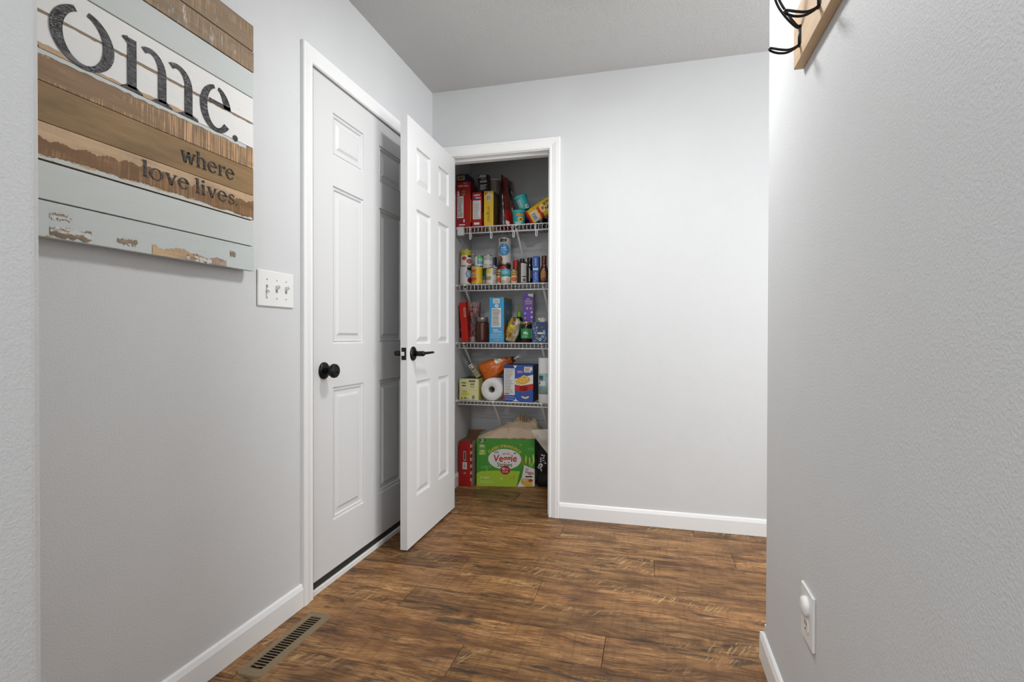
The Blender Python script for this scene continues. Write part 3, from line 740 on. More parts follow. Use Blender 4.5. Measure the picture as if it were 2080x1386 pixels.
#PART3
# ------------------------------------------------------------------ pantry shelves
M_WIRE = mat('white_vinyl_wire', (0.80, 0.80, 0.79), 0.35)
SHY0, SHY1, SHX = 0.418, 0.731, 0.798
def shelf(z, lip, braces, label, loops=()):
    root = thing('wire_shelf', label, 'shelf', (0, 0, z), group=None)
    w = MB().tube([(0, SHY1, -.0055), (0, SHY0+.006, -.0055), (0, SHY0, -.009), (0, SHY0-.001, -lip)], .0019, 6, True).mesh('deck_wire')
    w.materials.append(M_WIRE)
    for k in range(31):
        o = link('deck_wire', w, None, root); o.location = (.018+k*.0254, 0, 0.0040)
    for nm, y, zz, r in (('front_rail', SHY0-.003, -.003, .0038), ('lip_rail', SHY0-.004, -lip, .0036), ('back_rail', SHY1-.003, -.0045, .0028), ('middle_rail', .575, -.0045, .0026)):
        MB().tube([(.002, y, zz), (SHX, y, zz)], r, 8).build(nm, M_WIRE, root)
    for x in braces:
        p0, p1 = Vector((x, SHY0+.004, -lip*.6)), Vector((x, SHY1+.002, -.285))
        mb = MB(); d = (p1-p0).normalized(); n = Vector((1, 0, 0)); u = d.cross(n)
        mb.add([p+n*a*.0065+u*b*.002 for p in (p0, p1) for a, b in ((-1, -1), (1, -1), (1, 1), (-1, 1))], [(0, 1, 5, 4), (1, 2, 6, 5), (2, 3, 7, 6), (3, 0, 4, 7), (0, 1, 2, 3), (4, 5, 6, 7)])
        mb.build('brace', M_WIRE, root)
        MB().bbox(x-.009, x+.009, SHY0-.007, SHY0+.012, -.010, .0005, .002).build('brace_clip', M_WIRE, root)
    for x in loops:
        pts = smoothpath([(x, SHY0-.004, 0), (x, SHY0-.006, -.04), (x, SHY0-.007, -.075), (x+.004, SHY0-.007, -.084), (x+.009, SHY0-.007, -.080), (x+.010, SHY0-.006, -.06), (x+.009, SHY0-.004, -lip)], 4)
        MB().tube(pts, .0030, 8).build('hang_loop', M_WIRE, root)
    if loops: MB().bbox(.001, .046, SHY0-.012, SHY0+.014, -.056, .002, .003).build('end_bracket', M_WIRE, root)
    for y in (SHY0+.01, SHY1-.03): MB().bbox(-.0125, .010, y-.008, y+.008, -.012, .001, .001).build('wall_clip', M_WIRE, root)
    return root
Z1, Z2, Z3, Z4 = 1.733, 1.351, .966, .580
shelf(Z1, .044, (.404,), 'white wire shelf with hanging loops below its front rail', (.088, .232, .384, .535))
shelf(Z2, .042, (.052, .582), 'white wire shelf crowded with food cans')
shelf(Z3, .038, (.046, .574), 'white wire shelf under the tissue box and jars')
shelf(Z4, .026, (.250, .574), 'white wire shelf under the paper towel rolls')

# ------------------------------------------------------------------ builders for groceries
def carton(name, label, cat, px0, px1, pyt, Y, z0, depth, front, side=None, top=None, rz=0.0, tilt=0.0, group=None, xmin=-.0105):
    """cardboard box whose front spans the given width; returns (root, front print, side print, w, h)"""
    a, b = at(px0, 700, Y), at(px1, 700, Y); a.x = max(a.x, xmin); w = (b.x-a.x)/math.cos(rz); h = at((px0+px1)/2, pyt, Y).z-z0
    root = thing(name, label, cat, (a.x, Y, z0), (0, tilt, rz), group)
    side = side or front; top = top or front
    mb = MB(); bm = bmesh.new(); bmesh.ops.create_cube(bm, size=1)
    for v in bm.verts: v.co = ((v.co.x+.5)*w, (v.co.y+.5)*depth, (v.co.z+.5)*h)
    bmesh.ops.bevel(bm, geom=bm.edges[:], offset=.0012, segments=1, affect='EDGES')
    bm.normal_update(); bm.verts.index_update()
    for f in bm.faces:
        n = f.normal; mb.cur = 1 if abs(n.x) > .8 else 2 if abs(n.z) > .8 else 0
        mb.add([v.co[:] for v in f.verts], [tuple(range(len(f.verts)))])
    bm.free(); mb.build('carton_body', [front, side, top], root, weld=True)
    return root, Print(lambda s, t, l: (s, -l, t), w, h), Print(lambda s, t, l: (w+l, s, t), depth, h), w, h
METAL = mat('tin_plate', (0.62, 0.62, 0.62), .28, 1.0)
def lathe_part(name, prof, m, parent, n=28): return MB().lathe(prof, n).build(name, m, parent)
def cylprint(r, h, z0=0.0): 
    return Print(lambda s, t, l: ((r+l)*math.sin((s/(PI*r)-.5)*PI), -(r+l)*math.cos((s/(PI*r)-.5)*PI), z0+t), PI*r, h, 10)
def can(label, px0, px1, pyt, Y, z0, bands, group=None, rim=True, name='food_can', spin=.28):
    a, b = at(px0, 700, Y), at(px1, 700, Y); r = (b.x-a.x)/2*.985; h = at((px0+px1)/2, pyt, Y).z-z0
    root = thing(name, label, 'can', ((a.x+b.x)/2, Y, z0), (0, 0, spin), group)
    e = .0025 if rim else .0018
    lathe_part('can_body', [(0, .002), (r*.92, .002), (r, 0), (r, .004), (r-e, .006), (r-e, h-.006), (r, h-.004), (r, h), (r*.93, h), (r*.92, h-.003), (0, h-.003)], METAL, root)
    mb = MB(); ms = []
    for t0, t1, m in bands:
        if m not in ms: ms.append(m)
        mb.cur = ms.index(m); z_0, z_1 = .006+(h-.012)*t0, .006+(h-.012)*t1
        mb.lathe([(r-.0008, z_0), (r-.0008, z_1)], 28)
    mb.build('paper_label', ms, root)
    return root, cylprint(r-.0006, h-.012, .006), r, h
def pouch(name, label, cat, w, h, d, mats, loc, rot, colour=None, seed=1, crin=.006, group=None, nx=18, nz=22, pinch=.18, flatbottom=False, standup=False):
    """filled bag: two crinkled sheets welded round the rim"""
    root = thing(name, label, cat, loc, rot, group); mb = MB(); vid = {}
    def P(u, v, s):
        fx = max(0, 1-abs(2*u-1)**2.6); fz = max(0, 1-abs(2*v-1)**(2.6 if not flatbottom or v > .5 else 7))
        t = d/2*(fx*fz)**.55
        if standup: fz = (1-v)**.75+.02; t = d/2*fx**.5*fz
        nn = noise.noise(Vector((u*5+seed*7.1, v*6, s*3)))+.5*noise.noise(Vector((u*11, v*13+seed, s*5)))
        wv = 1-pinch*abs(2*v-1)**3
        x = (u-.5)*w*wv+crin*.6*noise.noise(Vector((u*3, v*9, seed))); z = v*h+crin*.6*noise.noise(Vector((u*9, v*3, seed+9)))
        return (x, s*t+(nn*crin*(fx*fz)**.4), z)
    for s in (-1, 1):
        for i in range(nx):
            for j in range(nz):
                mb.cur = colour((i+.5)/nx, (j+.5)/nz, s) if colour else 0
                q = [P(i/nx, j/nz, s), P((i+1)/nx, j/nz, s), P((i+1)/nx, (j+1)/nz, s), P(i/nx, (j+1)/nz, s)]
                mb.add(q, [(0, 1, 2, 3)], True)
    mb.build('bag_film', mats, root, weld=True)
    pr = Print(lambda s, t, l: (lambda q: (q[0], q[1]-l-.0012, q[2]))(P(min(1, max(0, s/w)), min(1, max(0, t/h)), -1)), w, h, 6)
    return root, pr
def film(h, r=.25): return mat('film_'+h, '#'+h, r, noise_amt=.12, nscale=25, bump=.25, bscale=60)
NAV, RED, YEL, TEAL, PURP = C('1c2250'), C('b01218'), C('e3bd33'), C('2ea6a8'), C('5d3fa0')
ORG, GRN, TAN, CREAM, SKY = C('e0812b'), C('2f8a3c'), C('b8a078'), C('d8d2c0'), C('3a8fc8')

# ---------------- top shelf
zt = Z1+.0008
r_, p, sd, w, h = carton('cracker_box', 'tall red snack box with a white facts panel and upside-down lettering', 'box', 926.5, 955.0, 369.5, .412, zt, .15, RED, C('6e0c10'))  # darker red side has its shade put into the card colour
TOP1 = zt+h
p.rect(.08, .20, .52, .68, WHT).lines(.11, .22, .49, .66, 16, GRY).rect(.08, .08, .52, .165, C('8a1a1c')).rect(.50, .10, .60, .17, WHT).rect(.20, .035, .62, .06, WHT)
p.text('fresh stacks', .48, .905, .062, WHT, PI, .012, wide=.80).text('original', .62, .965, .03, WHT, PI)
p.rect(.07, .70, .22, .80, WHT).ell(.52, .755, .15, .055, C('b9913c')).text('ZES', .52, .75, .06, C('2a2413'), bold=.03).build(r_)
sd.rect(.02, .1, .12, .6, YEL).build(r_, 'printed_side')
r_, p, sd, w, h = carton('cracker_box', 'short red cracker box standing beside the yellow box', 'box', 958.5, 977.5, 390.5, .430, zt, .15, RED, C('a8341b'), rz=.03)
p.rect(.08, .22, .92, .76, WHT).lines(.12, .24, .88, .74, 14, GRY).text('CHEEZ-IT', .5, .91, .075, WHT, bold=.03, wide=.62).ell(.5, .82, .36, .03, C('3346a0')).rect(.35, .82, .88, .845, WHT).rect(.20, .06, .78, .125, WHT).build(r_)
sd.ell(.35, .3, .25, .16, ORG).build(r_, 'printed_side')
r_, p, sd, w, h = carton('cracker_box', 'yellow box lettered original down its narrow side', 'box', 982.5, 1001.5, 388.0, .428, zt, .16, YEL, C('6c5a2e'), rz=.03)
TOP3 = zt+h
p.text('original', .52, .345, .135, C('4a3a14'), -PI/2, .0, wide=1.0, spacing=1.1).poly([(.1, .96), (.42, .96), (.1, .86)], C('d0552a')).ell(.55, .84, .34, .13, C('d9cda6')).lines(.28, .74, .80, .86, 4, C('8f8a86'), .7).build(r_)
r_, p, sd, w, h = carton('snack_box', 'navy box lying on top of the tall red box', 'box', 923.5, 950, 354.5, .425, TOP1-.0005, .13, NAV, C('181c3c'), C('10132c'))
p.rect(.08, .28, .72, .86, TAN).rect(.2, .38, .6, .75, C('7e6238')).build(r_)
r_, p, sd, w, h = carton('nut_packet', 'black packet with white lettering on the short red box', 'packet', 970.5, 992, 355.5, .44, TOP3-.0005, .035, C('16181c'), BLK, rz=-.03)
p.text('HONEY', .52, .60, .17, WHT, bold=.02, wide=.75).text('NUTS', .50, .76, .12, WHT).lines(.2, .12, .85, .45, 5, WHT, .3).poly([(0, .84), (.2, 1.0), (.75, .98), (.8, .86)], C('b9b9b4')).build(r_)
rt = thing('plastic_tub', 'clear grey plastic tub on top of the yellow box', 'tub', (at(1003, 700, .538).x, .538, TOP3-.0005))
M_CLR = mat('smoky_clear_plastic', '#9b9288', .12, trans=.35)
lathe_part('tub_wall', [(0, 0), (.040, 0), (.044, .004), (.050, .088), (.0535, .090), (.0535, .097), (.0500, .099), (0, .099)], M_CLR, rt)
lathe_part('tub_rim', [(.0538, .090), (.0545, .0925), (.0538, .097)], C('d8d4cc', .2), rt)
fr_, fb = film('8f1418'), film('20100e')
r_, p = pouch('chip_bag', 'tall red gusseted snack bag standing with its dark seam to the front', 'bag', .20, .335, .10, [fr_, fb, film('6e2a1c'), film('c8c4b8'), film('b01a1c')],
              (at(1018.5, 700, .43).x+.008, .532, zt), (0, 0, 1.45), lambda u, v, s: 1 if (u < .06 or (v > .55 and .45 < u < .8)) else 4 if v < .34 else 2 if (v < .62 and u < .5) else 3 if (.5 < u < .62 and v < .4) else 0, seed=4, crin=.009, pinch=.0, standup=True)
p.rect(.06, .03, .20, .10, WHT).ell(.66, .72, .10, .05, WHT).build(r_)
def tub(label, px, py, Y, z0, rot, pr):
    root = thing('dip_tub', label, 'tub', (at(px, 700, Y).x, Y, z0), rot, 'teal tubs on the top shelf')
    R1, R2, hh = .036, .0435, .088
    lathe_part('tub_cup', [(0, 0), (R1, 0), (R1+.001, .003), (R2, hh)], TEAL, root)
    lathe_part('lid', [(R2+.001, hh-.006), (R2+.003, hh-.004), (R2+.003, hh+.008), (R2, hh+.010), (R2-.003, hh+.008), (0, hh+.007)], C('3fb3ad'), root)
    q = Print(lambda s, t, l: ((lambda rr: (rr*math.sin((s/.12-.5)*2.9), -rr*math.cos((s/.12-.5)*2.9), t))(R1+(R2-R1)*t/hh+.0006+l)), .12, hh, 8)
    pr(q); q.build(root); return root
tub('upright teal tub with an orange band, lid on, below the tipped one', 1053.5, 0, .475, zt, (0, 0, .25), lambda q: q.rect(.33, .66, .80, .80, ORG).ell(.60, .42, .16, .17, YEL).ell(.60, .40, .09, .09, C('8a5a2a')).lines(.25, .06, .75, .25, 3, WHT, .5))
tub('tipped teal tub lying against the upright one', 1066, 0, .505, zt+.1085, (0, -.36, .3), lambda q: q.rect(.16, .18, .40, .80, C('9fc7bc')).lines(.18, .2, .38, .78, 7, C('5c8f8a')).rect(.56, .02, .76, .30, WHT).rect(.60, .06, .72, .25, GRY))
rj = thing('white_jar', 'small white jar behind the teal tubs', 'jar', (at(1050, 700, .66).x, .66, zt))
lathe_part('jar_body', [(0, 0), (.030, 0), (.032, .004), (.032, .075), (.026, .083), (0, .083)], C('cfc9c0'), rj)
lathe_part('jar_cap', [(.027, .080), (.027, .104), (.024, .106), (0, .106)], C('dad6cf'), rj)
r_, p = pouch('snack_bag', 'navy snack bag between the teal tubs and the yellow bag', 'bag', .105, .118, .06, [film('22265a'), film('2f3478')], (at(1080, 700, .572).x, .572, zt), (-.06, 0, .1), lambda u, v, s: 1 if v > .6 else 0, seed=2)
p.ell(.62, .72, .12, .06, WHT).lines(.15, .45, .5, .85, 4, C('9aa0cf'), .4).build(r_)
r_, p = pouch('snack_bag', 'dark brown snack bag at the right end of the top shelf', 'bag', .13, .15, .08, [film('2a1622'), film('c8c4bd')], (at(1107, 700, .58).x+.022, .678, zt), (-.05, 0, .1), lambda u, v, s: 1 if (.15 < u < .35 and .5 < v < .7) else 0, seed=6)
r_, p = pouch('candy_bag', 'yellow candy bag slanting up to the right on the top shelf', 'bag', .105, .225, .05, [film('e2b428'), film('b8281f'), film('cfcabf'), film('e8c840')], (at(1068, 700, .45).x+.013, .448, zt+.036), (-.02, 1.02, 0), lambda u, v, s: 1 if v < .10 or (.36 < v < .46 and u > .3) else 2 if (.12 < v < .30 and u > .35) else 3 if (v > .5 and u < .4) else 0, seed=9, crin=.006, pinch=.05)
p.text('FUN', .62, .70, .13, C('2e2410'), -PI/2, .02).text('SIZE', .34, .70, .12, C('2e2410'), -PI/2, .02).ell(.5, .51, .26, .075, C('f0d98a')).ell(.5, .52, .12, .045, C('c0392b')).rect(.45, .15, .85, .26, GRY).build(r_)

# ---------------- can shelf
zc = Z2+.0008
T_ = C('8c1a22'); G1, B1 = C('4fae6a'), C('2b7fc0')
r_, p, rr, hc = can('large white can with a blue disc, standing at the left shelf end', 934.2, 957, 542, .470, zc, [(0, 1, C('dcd6d0'))])
p.ell(.74, .58, .22, .24, C('5a7fb8')).ell(.74, .58, .17, .19, C('9fb6dc')).ell(.80, .22, .18, .16, C('6b1030')).rect(.60, .82, .95, .98, BLK).rect(.02, .05, .10, .95, C('8b8fae')).build(r_); zs = zc+hc
r_, p, rr, hc = can('can with a yellow band and tomatoes on top of the large white can', 935.8, 957, 507.5, .470, zs, [(0, .64, C('e0dcd4')), (.64, 1, C('b9b43c'))])
p.ell(.40, .45, .15, .13, C('c2441f')).ell(.74, .26, .20, .15, T_).ell(.74, .26, .16, .11, C('c86464')).rect(.62, .54, .9, .64, BLK).build(r_)
r_, p, rr, h2 = can('dark red can supporting the silver-striped can', 954.5, 966.5, 541, .575, zc, [(0, 1, C('5e1e1c'))])
r_, p, rr, hc = can('small silver-striped can behind the two stacked left cans', 955.5, 965.5, 515, .575, zc+h2, [(0, 1, C('b7b4ac'))])
p.lines(.2, .2, .9, .9, 5, C('6f6d6a')).build(r_)
r_, p, rr, hc = can('tall yellow can with an orange picture on its left half', 957.5, 980, 542, .468, zc, [(0, 1, C('e6c32e'))])
p.rect(.10, .05, .50, .95, C('e0982c')).ell(.30, .28, .20, .12, C('c4521e')).lines(.12, .68, .46, .85, 2, C('7a3d14'), .6).lines(.70, .25, .92, .9, 9, C('b08a1e'), .3).ell(.30, .52, .14, .08, C('8c8f86')).build(r_); zs = zc+hc
r_, p, rr, hc = can('white can with a green and blue label on the yellow can', 964, 981.5, 520.5, .478, zs, [(0, .12, WHT), (.12, 1, C('dfe6e2'))])
p.rect(.38, .42, .95, 1.0, G1).rect(.38, .14, .95, .42, B1).ell(.66, .62, .2, .16, C('8fd0a8')).lines(.42, .2, .9, .4, 2, WHT, .3).build(r_)
r_, p, rr, hc = can('green and blue can half hidden beside the yellow can', 977, 993, 547, .545, zc, [(0, .30, C('c9b58e')), (.30, .52, B1), (.52, 1, C('2f8f52'))])
p.ell(.5, .66, .2, .14, C('1f6e3c')).build(r_)
r_, p, rr, hc = can('white can with an orange vegetable picture under the silver can', 987.2, 1008.2, 546, .470, zc, [(0, 1, C('d6d2ca'))])
p.rect(.10, .72, .50, .96, C('e2c63a')).ell(.22, .36, .14, .13, C('d27a34')).ell(.40, .36, .10, .14, C('86a05a')).lines(.60, .60, .95, .95, 3, C('55555a'), .5).rect(.62, .05, .92, .26, C('bdbab2')).build(r_); zs = zc+hc
r_, p, rr, hc = can('silver-white can stacked over the vegetable can', 981, 1001, 520, .475, zs, [(0, .22, C('c6c4b2')), (.22, 1, C('c2bfc0'))])
p.lines(.05, .55, .95, .95, 4, C('8e8c8c'), .4).rect(.20, .28, .80, .62, C('d4d0c8')).rect(.05, .20, .95, .23, C('8b897d')).build(r_)
r_, p, rr, h2 = can('pinkish white can under the navy tin', 995.5, 1009.5, 541, .560, zc, [(0, .6, C('cdb8ae')), (.6, 1, C('d8c8c2'))])
r_, p, rr, hc = can('navy tin on the pinkish white can', 995.5, 1009, 522, .560, zc+h2, [(0, 1, NAV)]); p.rect(.1, .4, .35, .55, WHT).build(r_)
r_, p, rr, h2 = can('dark-lidded can with a red emblem under the bread crumb canister', 1011.5, 1038.0, 537, .577, zc, [(0, .70, C('d0c8bd')), (.70, 1, C('1d2418'))], spin=.2)
p.ell(.42, .72, .24, .20, C('c01f2a')).lines(.24, .64, .60, .78, 2, WHT, .5).build(r_)
r_, p, rr, hc = can('tall white bread crumb canister with a blue oval and a black tab', 1011.7, 1037.5, 484, .577, zc+h2, [(0, 1, C('d9d4d0'))], name='bread_crumb_canister', rim=False)
p.ell(.46, .53, .30, .26, C('3f8fc4')).rect(.26, .85, .60, .97, BLK).text('essential', .43, .91, .05, WHT, bold=.01, wide=.8).text('PLAIN', .43, .60, .10, C('dfeaf2'), bold=.02, wide=.75).text('BREAD CRUMBS', .46, .515, .055, WHT, bold=.02, wide=.78).lines(.30, .38, .62, .46, 2, C('bcd6e8'), .3).ell(.26, .12, .14, .16, C('7a4a22')).ell(.22, .18, .06, .14, C('a8743c')).build(r_)
r_, p, rr, hc = can('blue, green and white labelled can with snowy picture', 1017, 1037, 547, .462, zc, [(0, .34, C('c4b394')), (.34, .48, C('9ec9d8')), (.48, .62, C('3f9a48')), (.62, 1, C('58add0'))])
p.ell(.5, .34, .34, .15, C('d8e4e6')).ell(.62, .28, .12, .1, C('dfa9a0')).lines(.2, .72, .85, .9, 2, C('a9dbea'), .4).build(r_)
for i, (a_, b_, lab) in enumerate(((1007.9, 1020.0, 'small orange fruit can left of the blue and green can'), (1037.6, 1050.2, 'small orange fruit can beside the syrup bottle'))):
    r_, p, rr, hc = can(lab, a_, b_, 548.5, .470+.039*(1-i), zc, [(0, .12, C('d9cfb8')), (.12, .55, C('e4d6bd')), (.55, .78, C('d8a24a')), (.78, 1, C('c9b45a'))], 'small orange fruit cans')
    p.ell(.5, .30, .30, .20, C('d4622c')).lines(.2, .6, .8, .95, 2, C('7a3d14'), .4).build(r_)
r_, p, rr, hc = can('bright red can behind the brown syrup bottle', 1041, 1054, 528, .560, zc, [(0, .25, C('d5cbc0')), (.25, 1, C('b01b1c'))])
p.ell(.45, .35, .25, .12, C('c84a3c')).build(r_)
def bottle(name, label, px0, px1, pyt, Y, z0, prof, m, capn, capm, capfrom=.8, squash=1.0, spin=.28):
    """prof: (radius fraction, height fraction)"""
    a, b = at(px0, 700, Y), at(px1, 700, Y); r = (b.x-a.x)/2; h = at((px0+px1)/2, pyt, Y).z-z0
    root = thing(name, label, 'bottle' if 'bottle' in name else 'jar', ((a.x+b.x)/2, Y, z0), (0, 0, spin))
    body = [(x*r, y*h) for x, y in prof if y <= capfrom+1e-6]; capp = [(x*r, y*h) for x, y in prof if y >= capfrom-1e-6]
    o1 = lathe_part('bottle_body', [(0, 0)]+body, m, root); o2 = lathe_part(capn, capp+[(0, h)], capm, root)
    for o in (o1, o2):
        for v in o.data.vertices: v.co.y *= squash
    return root, r, h
br = mat('chocolate_plastic', '#33221b', .3)
root, r, h = bottle('syrup_bottle', 'brown chocolate syrup bottle with a white back label', 1050.5, 1070, 526, .462, zc, [(.95, 0), (1, .02), (1, .55), (.98, .70), (1, .84), (.80, .88), (.50, .89), (.50, .97), (.46, 1)], br, 'cap', mat('brown_cap', '#241a16', .35), .89, .8)
q = Print(lambda s, t, l: ((r+.0006+l)*math.sin((s/.1-.5)*2.8), -.8*(r+.0006+l)*math.cos((s/.1-.5)*2.8), t), .1, h, 8)
q.rect(.42, .04, .84, .80, C('c9c6c2')).lines(.46, .32, .80, .76, 9, GRY).rect(.52, .07, .76, .20, C('6a6866')).rect(.50, .25, .80, .30, C('3c3a3a')).build(root)
root, r, h = bottle('sauce_bottle', 'slim black sauce bottle next to the blue box', 1069.8, 1081.5, 524, .462, zc, [(.95, 0), (1, .02), (1, .55), (.97, .66), (.85, .72), (.82, .74), (.88, .75), (.88, .98), (.8, 1)], mat('black_glass', '#0d0a09', .12), 'cap', mat('black_cap', '#0b0b0b', .3), .74)
q = cylprint(r, h); q.rect(.42, .08, .50, .58, C('b9b3ab')).rect(.55, .2, .8, .5, C('54453f')).build(root)
r_, p, sd, w, h = carton('candy_box', 'narrow blue box with white lettering running down it', 'box', 1081.5, 1093.5, 520.5, .445, zc, .05, C('2d55a8'), C('20408c'))
p.text('JUNIOR', .5, .78, .085, C('c9d4ea'), -PI/2, .01).rect(.04, .48, .96, .56, C('a9cfe6')).text('MINTS', .5, .28, .085, C('c9d4ea'), -PI/2, .01).ell(.3, .30, .25, .05, C('4a74c4')).ell(.7, .14, .25, .04, C('4a74c4')).ell(.4, .08, .25, .03, C('5f88d0')).build(r_)
amb = mat('amber_syrup', '#4a2410', .12)
root, r, h = bottle('pancake_syrup_bottle', 'amber syrup bottle with a waisted neck and gold label', 1095.2, 1114.6, 520, .470, zc, [(.90, 0), (.98, .02), (1.0, .12), (.97, .28), (.84, .46), (.62, .60), (.47, .68), (.47, .70), (.52, .74), (.52, .98), (.46, 1)], amb, 'cap', mat('copper_cap', '#5d3a2c', .25, .5), .74, .75)
q = Print(lambda s, t, l: (lambda rr: (rr*math.sin((s/.1-.5)*2.2), -.75*rr*math.cos((s/.1-.5)*2.2), t))(r*(1.0-.62*max(0, (t/h-.25))**1.25*1.1)+.0016+l), .1, h, 8)
q.ell(.38, .30, .26, .22, C('a87a2c')).rect(.28, .08, .70, .20, C('6a2a3c')).text('Syrup', .40, .31, .09, C('5a2a14'), bold=.01, wide=.6).build(root)
rk = thing('hanging_cap', 'small black round cap on the right pantry wall', 'cap', (.80, .50, 1.556))
MB().lathe([(.020, -.018), (.020, -.150), (.016, -.165), (0, -.168)], 24, (0, 0, 0), 'x').build('black_knob', M_BLACK, rk)
MB().lathe([(.006, 0), (.006, -.03)], 12, (0, 0, 0), 'x').build('stem', M_BLACK, rk)

# ---------------- third shelf
z3 = Z3+.0008
r_, p, sd, w, h = carton('mix_box', 'thin dark maroon box against the left pantry wall', 'box', 931.5, 938.5, 632, .492, z3, .16, C('3c1a22'), C('3c1a22'))
p.rect(.1, .02, .95, .14, C('c8c4bc')).rect(.2, .35, .8, .45, GRY).build(r_)
r_, p, sd, w, h = carton('mix_box', 'bright red box leaning left on the third shelf', 'box', 938, 951.5, 614.5, .440, z3, .045, C('c21f12'), C('a51c14'), tilt=-.075)
p.rect(.62, .63, .88, .86, C('cbb8a8')).rect(.68, .65, .82, .84, C('b44a34')).build(r_)
r_, p = pouch('coffee_bag', 'dark red foil bag with a tan seam behind the brown jar', 'bag', .088, .272, .032, [film('5c1218'), film('a8703a'), film('3a2c28'), film('8f8478')], (at(962.5, 700, .508).x, .509, z3), (0, 0, .25), lambda u, v, s: 1 if u < .12 else 3 if v < .13 else 2 if (.40 < v < .62 and u > .3) else 0, seed=12, crin=.004, pinch=.0, standup=True)
p.text('CHILI', .55, .82, .07, C('c9a9a0'), -.1, .01).lines(.25, .66, .8, .76, 3, C('8a5a54'), .4).build(r_)
root, r, h = bottle('glass_jar', 'brown spread jar with a grey metal lid', 966, 992.5, 645, .470, z3, [(.94, 0), (1, .03), (1, .68), (.95, .76), (.80, .82), (.86, .83), (.86, .98), (.80, 1)], mat('brown_spread', '#4a2a22', .15), 'lid', mat('grey_lid', '#8d8a84', .3, .6), .82)
cylprint(r, h).rect(.48, .12, .56, .66, C('74483c')).rect(.82, .1, .95, .7, C('5a5866')).build(root)
r_, p, sd, w, h = carton('cereal_box', 'tall light blue box with a long white facts panel', 'box', 994, 1023.5, 604.5, .430, z3, .205, C('3f9fd2'), C('5f7a86'), C('7c7a3a'))
p.rect(.16, .34, .80, .765, WHT).lines(.20, .36, .76, .75, 16, GRY).rect(.26, .87, .70, .97, WHT)
for k in range(9): p.rect(.32+k*.036, .885, .335+k*.036, .955, C('4a4a4a'))
p.ell(.50, .815, .13, .038, WHT).text('70', .5, .813, .04, C('2a6fa0'), bold=.02).text('FREE', .42, .275, .055, WHT, bold=.02).text('GLUTEN', .56, .235, .05, WHT, bold=.02).lines(.08, .12, .92, .20, 3, C('9ed0e8'), .4).rect(.06, .10, .94, .106, WHT).text('snacks', .5, .06, .05, C('e0a49a'), bold=.02).build(r_)
sd.rect(0, .88, 1, 1, C('75722e')).ell(.5, .87, .5, .06, C('3f6f9c')).text('Welch\u2019s', .52, .68, .16, C('10141c'), .08, .02, wide=.62).text('Welch\u2019s', .52, .685, .155, C('d2d6d2'), .08, -.005, wide=.62).rect(.30, .12, .85, .50, C('3b4a44')).text('Fruit', .55, .40, .08, C('c9c08a'), PI/2, .01).lines(.4, .14, .8, .48, 6, C('8f9c8a'), .35).ell(.12, .30, .14, .10, C('c4512a')).ell(.22, .14, .18, .08, C('9aa63a')).build(r_, 'printed_side')
root, r, h = bottle('sauce_bottle', 'dark green sauce bottle with a bright green pointed nozzle', 1044.5, 1063.5, 617.5, .600, z3, [(.95, 0), (1, .02), (1, .52), (.80, .62), (.45, .66), (.45, .76), (.40, .78), (.14, .80), (.08, 1)], mat('dark_green_bottle', '#0c2a16', .2), 'nozzle_cap', C('7fb02a', .35), .66)
cylprint(r, h).ell(.5, .45, .3, .12, C('1f7a34')).build(root)
r_, p = pouch('crumpled_bag', 'crumpled yellow and clear snack bag in front of the blue box', 'bag', .085, .165, .06, [film('a88a3a'), film('b9ae98'), film('7a4f22'), film('c4b22e')], (at(1044, 700, .445).x-.026, .448, z3+.003), (-.06, .22, .2), lambda u, v, s: 1 if u > .62 or v < .12 else 2 if (v > .7 and u > .3) or (.3 < u < .5 and .2 < v < .3) else 3 if (.5 < v < .7) else 0, seed=15, crin=.014, pinch=.42)
root, r, h = bottle('pickle_jar', 'jar with a green label and gold lid before the purple box', 1058, 1080, 653.5, .455, z3, [(.92, 0), (1, .04), (1, .76), (.94, .82), (.88, .86), (.96, .87), (.96, .98), (.9, 1)], mat('dark_relish', '#2a120c', .12), 'lid', mat('gold_lid', '#a79a6a', .3, .7), .86)
cylprint(r, h).rect(.02, .20, .80, .66, C('2d8a4c')).rect(.80, .20, .95, .66, WHT).text('Mt', .45, .45, .2, C('cfe6d2'), 0, .02).lines(.2, .24, .6, .34, 2, C('8fd0a0'), .4).build(root)
r_, p, sd, w, h = carton('candy_tube', 'tall purple carton printed with small pastel candies', 'box', 1062.5, 1083, 597, .545, z3, .06, C('6b4bb0'), C('7a7268'), C('cfc8c8'))
p.poly([(.45, 1), (1, 1), (1, .93), (.5, .955)], C('d8cfd4')).text('TURTLE', .5, .845, .05, C('d9c27a'), 0, .02, wide=.85).text('CHEWS', .5, .795, .055, C('e0c85a'), 0, .02, wide=.85).text('MILK', .5, .895, .03, WHT, bold=.02)
for a_, b_, cc in ((.4, .70, 'd9b9c0'), (.75, .70, 'c9a27a'), (.2, .60, '8fc4cf'), (.85, .62, 'd9c6a8'), (.2, .50, 'c4a0b8'), (.85, .52, 'd8d0e0'), (.18, .40, 'd8b070'), (.82, .42, 'b0c48a'), (.38, .30, 'e0b8b0'), (.70, .33, 'd0b88a'), (.75, .20, 'e0d8c8'), (.2, .18, 'a8c8d0')):
    p.ell(a_, b_, .10, .022, C(cc), rot=.4, n=10)
p.build(r_)
r_, p, sd, w, h = carton('tissue_box', 'square tissue box with blue and purple leaf pattern', 'tissue box', 1080.5, 1114, 654.5, .440, z3, .112, C('34406c'), C('3a3f63'), C('2f3a60'))
